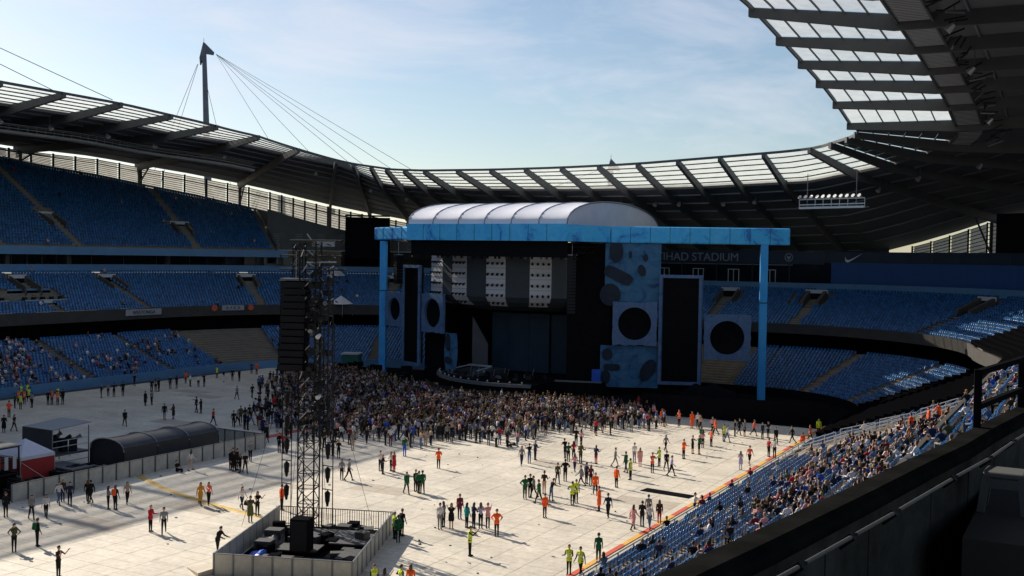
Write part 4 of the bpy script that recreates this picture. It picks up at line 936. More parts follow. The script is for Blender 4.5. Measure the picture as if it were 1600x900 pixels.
b = MB(); b.grid([[(x, TY1, 0.05) for x, z in prof], [(x, TY1, z) for x, z in prof]], M_tent); ts_.put(b, 'end_sheet')
gz = thing('gazebo', 'small gazebo tent with white pyramid roof and red side walls', 'gazebo', (-8, 55, 0)); gs = Sub(gz)
gx0, gx1, gy0, gy1 = -9.2, -6.1, 53.2, 56.3
for (sx, sy, tx, ty) in ((gx0, gy0, gx1, gy0), (gx1, gy0, gx1, gy1), (gx1, gy1, gx0, gy1), (gx0, gy1, gx0, gy0)):
    b = MB(); b.add([(sx, sy, 2.15), (tx, ty, 2.15), ((gx0 + gx1) / 2, (gy0 + gy1) / 2, 3.3)], [(0, 1, 2)], M_gaz); gs.put(b, 'roof_sheet')
    b = MB(); b.add([(sx, sy, 1.85), (tx, ty, 1.85), (tx, ty, 2.15), (sx, sy, 2.15)], [(0, 1, 2, 3)], M_gaz); gs.put(b, 'valance')
    b = MB(); mx_, my_ = (sx + tx) / 2, (sy + ty) / 2; k = .985; b.grid([[(mx_ + (v[0] - mx_) * k, my_ + (v[1] - my_) * k, z) for v in ((sx, sy), (mx_, my_), (tx, ty))] for z in (.05, 1.0, 1.88)], M_red); gs.put(b, 'side_wall')
for x in (gx0, gx1):
    for y in (gy0, gy1): b = MB(); b.tube((x, y, 0), (x, y, 2.15), .03, .03, M_alu, 6); gs.put(b, 'leg')
b = MB(); b.tube((gx1 + .03, gy0, 1.8), (gx1 + 1.6, gy0 + 1.7, .05), .02, .02, M_alu, 5); gs.put(b, 'guy_rope')
sc = thing('scaffold_frame', 'black scaffold rack with pale panels at the left edge', 'scaffold', (-7, 51, 0)); sb = Sub(sc)
for x, y in ((-8.4, 49.6), (-5.2, 49.6), (-5.2, 52.4), (-8.4, 52.4)): b = MB(); b.tube((x, y, 0), (x, y, 3.3), .06, .06, M_blk2, 6); sb.put(b, 'post')
for z in (1.2, 2.2, 3.25):
    for p, q in (((-8.4, 49.6), (-5.2, 49.6)), ((-5.2, 49.6), (-5.2, 52.4)), ((-5.2, 52.4), (-8.4, 52.4)), ((-8.4, 52.4), (-8.4, 49.6))): b = MB(); b.tube((*p, z), (*q, z), .05, .05, M_blk2, 6); sb.put(b, 'rail')
b = MB(); b.box((-6.8, 51, 3.35), (3.5, 3.1, .08), M_slat); sb.put(b, 'roof_board')
for k in range(4): b = MB(); b.box((-5.15, 49.9 + .7 * k, 2.1), (.06, .3, 1.0), M_lgrey); sb.put(b, 'panel')
b = MB(); b.box((-6.8, 51, .7), (3.0, 2.6, 1.0), M_black); sb.put(b, 'case')
pl = thing('camera_riser', 'raised camera platform with flat canopy and open scaffold front', 'platform', (-10.4, 60, 0)); sb = Sub(pl); px0, px1, py0, py1 = -12.4, -8.6, 58.0, 61.6
b = MB(); b.box(((px0 + px1) / 2, (py0 + py1) / 2, 1.2), (px1 - px0, py1 - py0, .15), M_slat); sb.put(b, 'deck')
b = MB(); b.hexa([(px0, py0, 3.35), (px1, py0, 3.35), (px1, py1 + .3, 3.6), (px0, py1 + .3, 3.6)], [(px0, py0, 3.42), (px1, py0, 3.42), (px1, py1 + .3, 3.67), (px0, py1 + .3, 3.67)], M_tgrey); sb.put(b, 'canopy_sheet')
b = MB(); b.box(((px0 + px1) / 2, py0, 2.4), (px1 - px0, .05, 2.0), M_tent); sb.put(b, 'side_sheet')
for x in (px0, px1):
    for y in (py0, py1): b = MB(); b.tube((x, y, 0), (x, y, 3.4), .05, .05, M_grey, 6); sb.put(b, 'post')
for z in (.6, 1.9, 2.4): b = MB(); b.tube((px1, py0, z), (px1, py1, z), .035, .035, M_alu, 6); sb.put(b, 'rail')
rng = random.Random(21)
for i in range(7):
    x, y = rng.uniform(px0 + .5, px1 - .5), rng.uniform(py0 + .5, py1 - .5); b = MB(); b.box((x, y, 1.28 + .55), (.5, .6, 1.1), M_blk2, rng.uniform(0, 3)); b.tube((x, y, 2.2), (x + .4, y + .5, 2.6), .12, .16, M_grey if i % 3 == 0 else M_blk2, 8)
    b.build('followspot', None, label='black camera or spotlight unit on the canopied riser beside the dark tent', category='spotlight', group='units on the camera riser')
b = MB(); b.box((-6.2, 57.6, .75), (3.6, 2.0, .12), M_slat); 
for x in (-7.8, -4.6): 
    for y in (56.8, 58.5): b.tube((x, y, 0), (x, y, .75), .05, .05, M_blk2, 6)
o = b.build('low_platform', None, label='low dark platform between the red gazebo and the tent', category='platform')
for i in range(26):
    x, y = rng.uniform(-5.6, -2.0), rng.uniform(50, 59.8) if i % 2 else rng.uniform(56, 75); 
    if y > 60: x = rng.uniform(-2.9, -1.8)
    h = rng.uniform(.4, 1.0); b = MB(); b.box((x, y, .05 + h / 2), (rng.uniform(.6, 1.2), rng.uniform(.5, .9), h), M_blk2 if i % 5 else M_tarpg, rng.choice((0, 0, .2, 1.57)))
    b.box((x, y, .06 + h), (.5, .4, .05), M_black if i % 4 else M_lgrey)
    b.build('flight_case', None, label='black flight case stored along the inside of the pale compound barrier', category='case', group='flight cases in the mixing compound')
# cable ramps
def ramp(pts, w, m, name, label, seg):
    t = thing(name, label, 'cable ramp', (*pts[0], 0)); sb = Sub(t)
    for p, q in zip(pts[:-1], pts[1:]):
        p, q = Vector(p), Vector(q); n = max(1, int((q - p).length / seg)); d = (q - p).normalized(); nn = Vector((-d.y, d.x))
        for k in range(n):
            a, c = p + (q - p) * (k + .01) / n, p + (q - p) * (k + .99) / n; b = MB()
            lo = [a - nn * w, c - nn * w, c + nn * w, a + nn * w]; hi = [a - nn * w * .6, c - nn * w * .6, c + nn * w * .6, a + nn * w * .6]
            b.hexa([(*v, .03) for v in lo], [(*v, .10) for v in hi], m); sb.put(b, 'ramp_section')
ramp([(-1.0, 60.4), (4.0, 58.2), (10, 56.6), (18.8, 55.0)], .34, M_yel, 'cable_ramp', 'yellow cable ramp crossing the deck from the pale barrier to the tower pit', 1.0)
ramp([(-5.1, 75.9), (-5.1, 100)], .62, M_redline, 'cable_ramp', 'red strip running from the mixing compound into the crowd', 1.2)

# ------------------------------------------------------------------ delay tower
fp = thing('crowd_barrier', 'square pit of grey barriers round the foot of the lattice tower', 'barrier', (25, 51, 0)); fs = Sub(fp)
PA, PB, PC, PD = (23.5, 44.0), (31.2, 46.8), (26.4, 57.4), (18.9, 54.7)
barrier_run(fs, PA, PB, 1.3, 7, M_fence); barrier_run(fs, PB, PC, 1.3, 10, M_fence); barrier_run(fs, PC, PD, 1.3, 8, M_blk2, False); barrier_run(fs, PD, PA, 1.3, 10, M_fence)
tw = thing('lattice_tower', 'tall black lattice delay tower hung with lamps rising from the square pit', 'tower', (21.75, 54.3, 0)); tb = Sub(tw)
def lattice(cx, cy, w, z0, z1, bay, rz, r=.05, rb=.028, name='lattice_mast', m=None):
    m = m or M_blk2
    b = MB(); cs = [Vector((cx, cy, 0)) + Matrix.Rotation(rz, 3, 'Z') @ Vector((sx * w / 2, sy * w / 2, 0)) for sx, sy in ((-1, -1), (1, -1), (1, 1), (-1, 1))]
    for c in cs: b.tube(c + Zv(z0), c + Zv(z1), r, r, m, 6)
    z = z0; k = 0
    while z < z1 - .05:
        ze = min(z + bay, z1)
        for i in range(4):
            p, q = cs[i], cs[(i + 1) % 4]; b.tube(p + Zv(z), q + Zv(z), rb, rb, m, 5, False)
            a, c = (p, q) if k % 2 else (q, p); b.tube(a + Zv(z), c + Zv(ze), rb, rb, m, 5, False)
        z = ze; k += 1
    return tb.put(b, name)
lattice(21.75, 54.3, 1.1, 0, 19.2, 1.0, .35, .055, .03)
M_gal = mat('galvanised_brace', (.5, .5, .52), .4, .6)
lattice(23.15, 54.0, .9, 7.2, 17.6, .9, .35, .045, .025, 'side_lattice')
lattice(20.4, 54.6, .5, 15.9, 19.0, .7, .35, .04, .025, 'side_lattice')
b = MB()
for (x0, x1, z, y) in ((19.2, 24.0, 18.3, 54.2), (19.0, 24.2, 17.4, 54.5), (20.0, 23.9, 19.3, 54.3), (19.3, 24.0, 16.6, 54.0)):
    b.tube((x0, y, z), (x1, y, z), .06, .06, M_blk2, 6); b.tube((x0, y + .5, z), (x1, y + .5, z), .06, .06, M_blk2, 6)
    for i in range(int((x1 - x0) / .5)): b.tube((x0 + .5 * i, y, z), (x0 + .5 * i + .5, y + .5, z), .03, .03, M_blk2, 5, False)
b.tube((21.6, 54.1, 17.85), (24.0, 54.1, 17.9), .05, .05, M_gal, 6)
tb.put(b, 'head_truss')
b = MB()
for i in range(16):                                    # pale bracing
    z = 1.2 + i * 1.05; b.beam((21.3, 53.75, z), (21.9 if i % 2 else 22.2, 53.72, z + .75), .05, .05, M_gal)
for i in range(60):
    x, z = rng.uniform(19.4, 24.0), rng.uniform(14.6, 19.4); p = Vector((x, 54.2 + rng.uniform(-.5, .5), z)); b.beam(p, p + Vector((rng.uniform(-.5, .5), 0, rng.uniform(-.4, .4))), .06, .06, M_gal if rng.random() < .3 else M_blk2)
tb.put(b, 'bracing', kind='stuff')
for i in range(30):
    x, z = rng.uniform(22.3, 23.9), rng.uniform(7.4, 17.4); b = MB(); p = Vector((x, 53.5 + rng.uniform(-.3, .5), z)); b.box(p, (.34, .34, .42), M_blk2, rng.uniform(0, 3)); d = Vector((rng.uniform(-.3, .3), -.32, rng.uniform(-.25, .05))); b.tube(p, p + d, .12, .2, M_blk2, 8); b.tube(p + d, p + d * 1.05, .17, .17, M_blk2 if i % 6 else M_grey, 8); tb.put(b, 'spotlight')
for x in (19.55, 20.35, 23.0, 23.85):
    b = MB(); b.tube((x, 54.2, .4), (x, 54.2, 14 if x > 22 else 10.3), .035, .035, M_blk2, 6); tb.put(b, 'hanging_pole')
for xa, xb in ((19.55, 20.35), (23.0, 23.85)):
    for z in (1.9, 3.45, 5.0, 6.55, 8.1):
        b = MB(); b.tube((xa, 54.2, z + 1.15), (xb, 54.2, z + 1.15), .035, .035, M_blk2, 6); tb.put(b, 'rung')
        b = MB(); c = Vector(((xa + xb) / 2, 54.2, z)); b.tube(c + Zv(1.1), c + Zv(.95), .04, .16, M_blk2, 8); b.tube(c + Zv(.95), c + Zv(.35), .19, .15, M_blk2, 10); b.tube(c + Zv(.35), c + Zv(.05), .12, .07, M_blk2, 8); tb.put(b, 'hanging_lamp')
for (x, y) in ((17.6, 52.5), (18.3, 56.5), (25.4, 56.6), (25.8, 51.5)):
    b = MB(); b.tube((x, y, .2), (21.75 + (x - 21.75) * .12, 54.3 + (y - 54.3) * .12, 14), .015, .015, M_blk2, 4); tb.put(b, 'guy_wire')
for p in ((23.3, 53.4, 13.2), (23.35, 53.4, 9.3)):
    b = MB(); b.tube(p, Vector(p) + Vector((.1, -.35, -.12)), .10, .15, M_white, 10); tb.put(b, 'white_lamp')
line_array(20.85, 53.9, 16.6, 13, 1.75, .45, .35, 'tall black speaker array hanging on the left of the lattice tower', .5)
# kit inside the pit (positions: a along the front edge, c towards the back, both 0..1)
def pit(a, c): return Vector(PA) + (Vector(PB) - Vector(PA)) * a + (Vector(PD) - Vector(PA)) * c
PR = math.atan2(PB[1] - PA[1], PB[0] - PA[0])
def kit(name, a, c, d, z, m, label, cat, group=None, rz=0):
    p = pit(a, c); b = MB(); b.box((p.x, p.y, z + d[2] / 2 + .055), d, m, PR + rz); return b.build(name, None, label=label, category=cat, group=group)
for a, c, d, z in ((.55, .70, (3.6, 2.2, .5), 0), (.78, .62, (2.4, 2.6, .55), 0), (.42, .46, (2.6, 1.6, .35), 0), (.30, .26, (2.2, 1.6, .25), 0), (.60, .24, (2.4, 1.3, .3), 0), (.86, .36, (1.4, 2.2, .45), 0)):
    t = thing('stage_platform', 'low black plywood platform on the floor of the tower pit', 'platform', tuple(pit(a, c)) + (0,), 'platforms in the tower pit'); sb = Sub(t); p = pit(a, c)
    b = MB(); b.box((p.x, p.y, .06 + d[2] - .04), (d[0], d[1], .08), M_dgrey, PR); sb.put(b, 'top_board'); b = MB(); b.box((p.x, p.y, .06 + d[2] / 2 - .05), (d[0] - .2, d[1] - .2, d[2] - .1), M_black, PR); sb.put(b, 'frame')
for a, c, h in ((.46, .40, 2.0),):
    t = thing('loudspeaker', 'tall black speaker box standing upright in the middle of the tower pit', 'speaker', tuple(pit(a, c)) + (0,)); sb = Sub(t); p = pit(a, c); b = MB(); b.box((p.x, p.y, .4 + h / 2), (1.15, 1.0, h), M_black, PR); sb.put(b, 'cabinet'); b = MB(); q = p + Vector((math.sin(PR), -math.cos(PR))) * .52; b.box((q.x, q.y, .4 + h / 2), (1.0, .04, h - .2), M_blk2, PR); sb.put(b, 'grille')
def heap(a, c, r, h, m, name, label, cat, seed):
    rg = random.Random(seed); bm = bmesh.new(); bmesh.ops.create_icosphere(bm, subdivisions=3, radius=1)
    for v in bm.verts:
        k = 1 + .18 * math.sin(v.co.x * 5 + seed) + .14 * math.sin(v.co.y * 7 + seed * 2) + rg.uniform(-.09, .09); v.co = Vector((v.co.x * r[0] * k, v.co.y * r[1] * k, max(0, v.co.z * h * k)))
    me = bpy.data.meshes.new(name); bm.to_mesh(me); bm.free(); me.materials.append(m); p = pit(a, c); o = link(name, me, None, (p.x, p.y, .055), label=label, category=cat); o.rotation_euler = (0, 0, PR); return o
heap(.12, .22, (1.2, .4, 0), .4, M_tarpb, 'tarpaulin', 'crumpled bright blue tarpaulin in the left of the tower pit', 'tarpaulin', 3)
heap(.16, .33, (.5, .9, 0), .38, M_tarpb, 'tarpaulin', 'second fold of bright blue tarpaulin behind the first in the tower pit', 'tarpaulin', 6)
heap(.72, .13, (1.6, .9, 0), .55, M_tarpg, 'tarpaulin', 'crumpled grey plastic sheet at the front right of the tower pit', 'tarpaulin', 9)
heap(.14, .56, (.8, 1.1, 0), .7, M_tarpg, 'tarpaulin', 'grey sheeted bundle at the left side of the tower pit', 'tarpaulin', 12)
for i in range(40):
    a, c = rng.uniform(.08, .92), rng.uniform(.1, .93); h = rng.uniform(.15, .75)
    if abs(a - .46) < .12 and abs(c - .4) < .1: continue
    kit('flight_case', a, c, (rng.uniform(.4, 1.1), rng.uniform(.4, .9), h), rng.choice((0, 0, .3)), M_black if rng.random() < .7 else M_dgrey, 'dark equipment case among the clutter inside the tower pit', 'case', 'cases in the tower pit', rng.choice((0, 0, .3, -.4)))
b = MB(); b.add([(21.2, 44.2, .06), (23.1, 43.2, .06), (23.4, 44.2, .06), (22.4, 45.6, .06), (21.2, 44.2, .1), (23.1, 43.2, .3), (23.4, 44.2, .4), (22.4, 45.6, .3)], [(0, 3, 2, 1), (4, 5, 6, 7), (0, 1, 5, 4), (1, 2, 6, 5), (2, 3, 7, 6), (3, 0, 4, 7)], M_ply); b.build('wooden_ramp', None, label='small wooden ramp at the front left corner of the tower pit', category='ramp')
mt_ = MB(); mt_.box((40.2, 78.6, .075), (1.5, 6.0, .04), M_black, .0); 
b = MB(); b.box((37.9, 78.2, .07), (4.2, 1.2, .04), M_black, -.12); b.build('rubber_mat', None, label='black rubber mat lying by the striped sideline', category='mat')

# ------------------------------------------------------------------ striped sideline and glass fence of the near stand
ln = thing('edge_strip', 'red and orange striped strip along the edge of the floor by the near stand', 'strip', (40.9, 80, 0)); sb = Sub(ln)
for k in range(27):
    b = MB(); y0 = 38 + k * 3.05; b.box((40.85, y0 + 1.5, .075), (.36, 2.98, .04), M_redline if k % 2 else M_orline); sb.put(b, 'strip_section')
M_pane = sheet_mat('fence_mesh', (.45, .45, .42), .45)
fe = thing('crowd_barrier', 'low pale fence between the striped strip and the first seats', 'barrier', (42, 75, 0)); sb = Sub(fe)
for k in range(29):
    y0 = 36 + k * 2.4; b = MB(); b.box((42.55, y0 + 1.2, .52), (.03, 2.3, .85), M_pane); sb.put(b, 'barrier_panel')
    b = MB(); b.box((42.55, y0, .5), (.08, .08, .98), M_grey); sb.put(b, 'post')
    b = MB(); b.beam((42.55, y0 + .05, .97), (42.55, y0 + 2.35, .97), .07, .05, M_grey); sb.put(b, 'rail')

# ------------------------------------------------------------------ the balcony the photograph is taken from
pp = [(63.6, -4), (64.3, 0), (64.85, 3.2), (65.10, 5.0), (65.26, 6.0), (65.38, 6.8), (65.5, 7.6), (65.71, 9.1), (65.88, 10.2), (66.0, 11.3), (66.3, 13.5), (66.55, 16), (66.8, 20), (67.0, 27)]
pw = thing('parapet_wall', 'curved black balcony wall in the foreground at the bottom right', 'wall', (65.5, 8, 14.5)); sb = Sub(pw)
def offp(i, d):
    a, c = Vector(pp[max(0, i - 1)]), Vector(pp[min(len(pp) - 1, i + 1)]); t = (c - a).normalized(); n = Vector((t.y, -t.x)); return Vector(pp[i]) + n * d
b = MB()
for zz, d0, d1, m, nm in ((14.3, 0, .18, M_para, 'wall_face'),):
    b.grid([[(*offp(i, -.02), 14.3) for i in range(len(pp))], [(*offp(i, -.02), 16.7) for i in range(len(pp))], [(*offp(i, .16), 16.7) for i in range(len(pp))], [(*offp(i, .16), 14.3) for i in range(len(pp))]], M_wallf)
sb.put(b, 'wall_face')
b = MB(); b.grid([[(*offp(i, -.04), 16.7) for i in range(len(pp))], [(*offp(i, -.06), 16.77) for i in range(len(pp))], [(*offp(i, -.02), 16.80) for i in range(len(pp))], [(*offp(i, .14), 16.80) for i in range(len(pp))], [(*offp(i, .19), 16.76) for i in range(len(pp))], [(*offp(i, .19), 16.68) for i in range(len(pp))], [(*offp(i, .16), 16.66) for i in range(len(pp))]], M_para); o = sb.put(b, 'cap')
for i in range(len(pp) - 1):
    a, c = offp(i, .34), offp(i + 1, .34)
    n = 1 if (c - a).length < 1.9 else 2
    for k in range(n):
        u, v = a + (c - a) * (k + .06) / n, a + (c - a) * (k + .94) / n; b = MB(); b.tube((*u, 16.70), (*v, 16.70), .013, .013, M_raft, 8); sb.put(b, 'hand_rail')
    e = offp(i, .25); b = MB(); b.beam((*e, 16.62), (*offp(i, .34), 16.70), .04, .05, M_blk2); sb.put(b, 'rail_bracket')
    b = MB(); e = offp(i, .163); b.beam((*e, 14.4), (*e, 16.6), .012, .004, M_dconc); sb.put(b, 'joint')
text_mesh('lettering', 'S', .34, mat('faded_paint', (.11, .11, .10), .8), sb, (66.02 + .165, 10.55, 15.95), math.atan2(2.2, .3), .008)
gt = thing('guard_rail', 'black square rail frame standing on the balcony wall at the right edge', 'rail', (66.3, 13, 16.8)); sb = Sub(gt)
g0, g1 = Vector((66.0, 11.3)), Vector((66.28, 13.2))
for g, nm in ((g0, 'post'), (g1, 'post'), (Vector((66.75, 16.2)), 'post')): b = MB(); b.box((g.x, g.y, 17.07), (.07, .07, .60), M_black, .15); sb.put(b, nm)
for z in (17.34, 17.0):
    for u, v in ((g0, g1), (g1, Vector((66.75, 16.2)))): b = MB(); b.beam((*(u + (v - u) * .03), z), (*(v - (v - u) * .03), z), .055, .055, M_black); sb.put(b, 'rail')
b = MB(); b.grid([[(64.2, -3, 15.68), (72, -3, 15.68)], [(67, 27, 15.68), (74, 27, 15.68)]], M_dconc, (0, 0, -.25)); b.build('balcony_floor', kind='structure')
b = MB(); b.box((69.2, 9.9, 16.0), (6.1, 2.4, .62), M_dconc); b.build('concrete_step', kind='structure')
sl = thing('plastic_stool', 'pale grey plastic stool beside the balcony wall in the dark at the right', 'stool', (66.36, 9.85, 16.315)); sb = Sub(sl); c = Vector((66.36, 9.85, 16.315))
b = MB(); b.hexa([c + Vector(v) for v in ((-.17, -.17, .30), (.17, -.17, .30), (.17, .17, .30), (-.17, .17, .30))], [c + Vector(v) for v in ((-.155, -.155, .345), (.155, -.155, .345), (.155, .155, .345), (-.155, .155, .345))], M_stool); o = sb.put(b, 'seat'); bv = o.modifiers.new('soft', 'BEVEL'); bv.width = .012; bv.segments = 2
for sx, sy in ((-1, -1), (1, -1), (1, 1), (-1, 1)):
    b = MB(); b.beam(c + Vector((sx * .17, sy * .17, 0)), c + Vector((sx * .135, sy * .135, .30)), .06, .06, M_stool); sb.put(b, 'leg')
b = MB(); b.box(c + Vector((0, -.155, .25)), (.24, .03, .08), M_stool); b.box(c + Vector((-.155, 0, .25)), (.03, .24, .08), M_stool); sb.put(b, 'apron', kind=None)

b = MB()
for i in range(170):
    x, y = rng.uniform(-20, 40), rng.uniform(46, 115); s_ = rng.uniform(.05, .11); b.box((x, y, .056 + s_ / 3), (s_ * rng.uniform(1, 2.2), s_, s_ * .6), M_lgrey if i % 3 else M_dgrey, rng.uniform(0, 3))
b.build('litter', kind='stuff', label='small scraps of litter and paper cups scattered over the floor panels', category='litter')
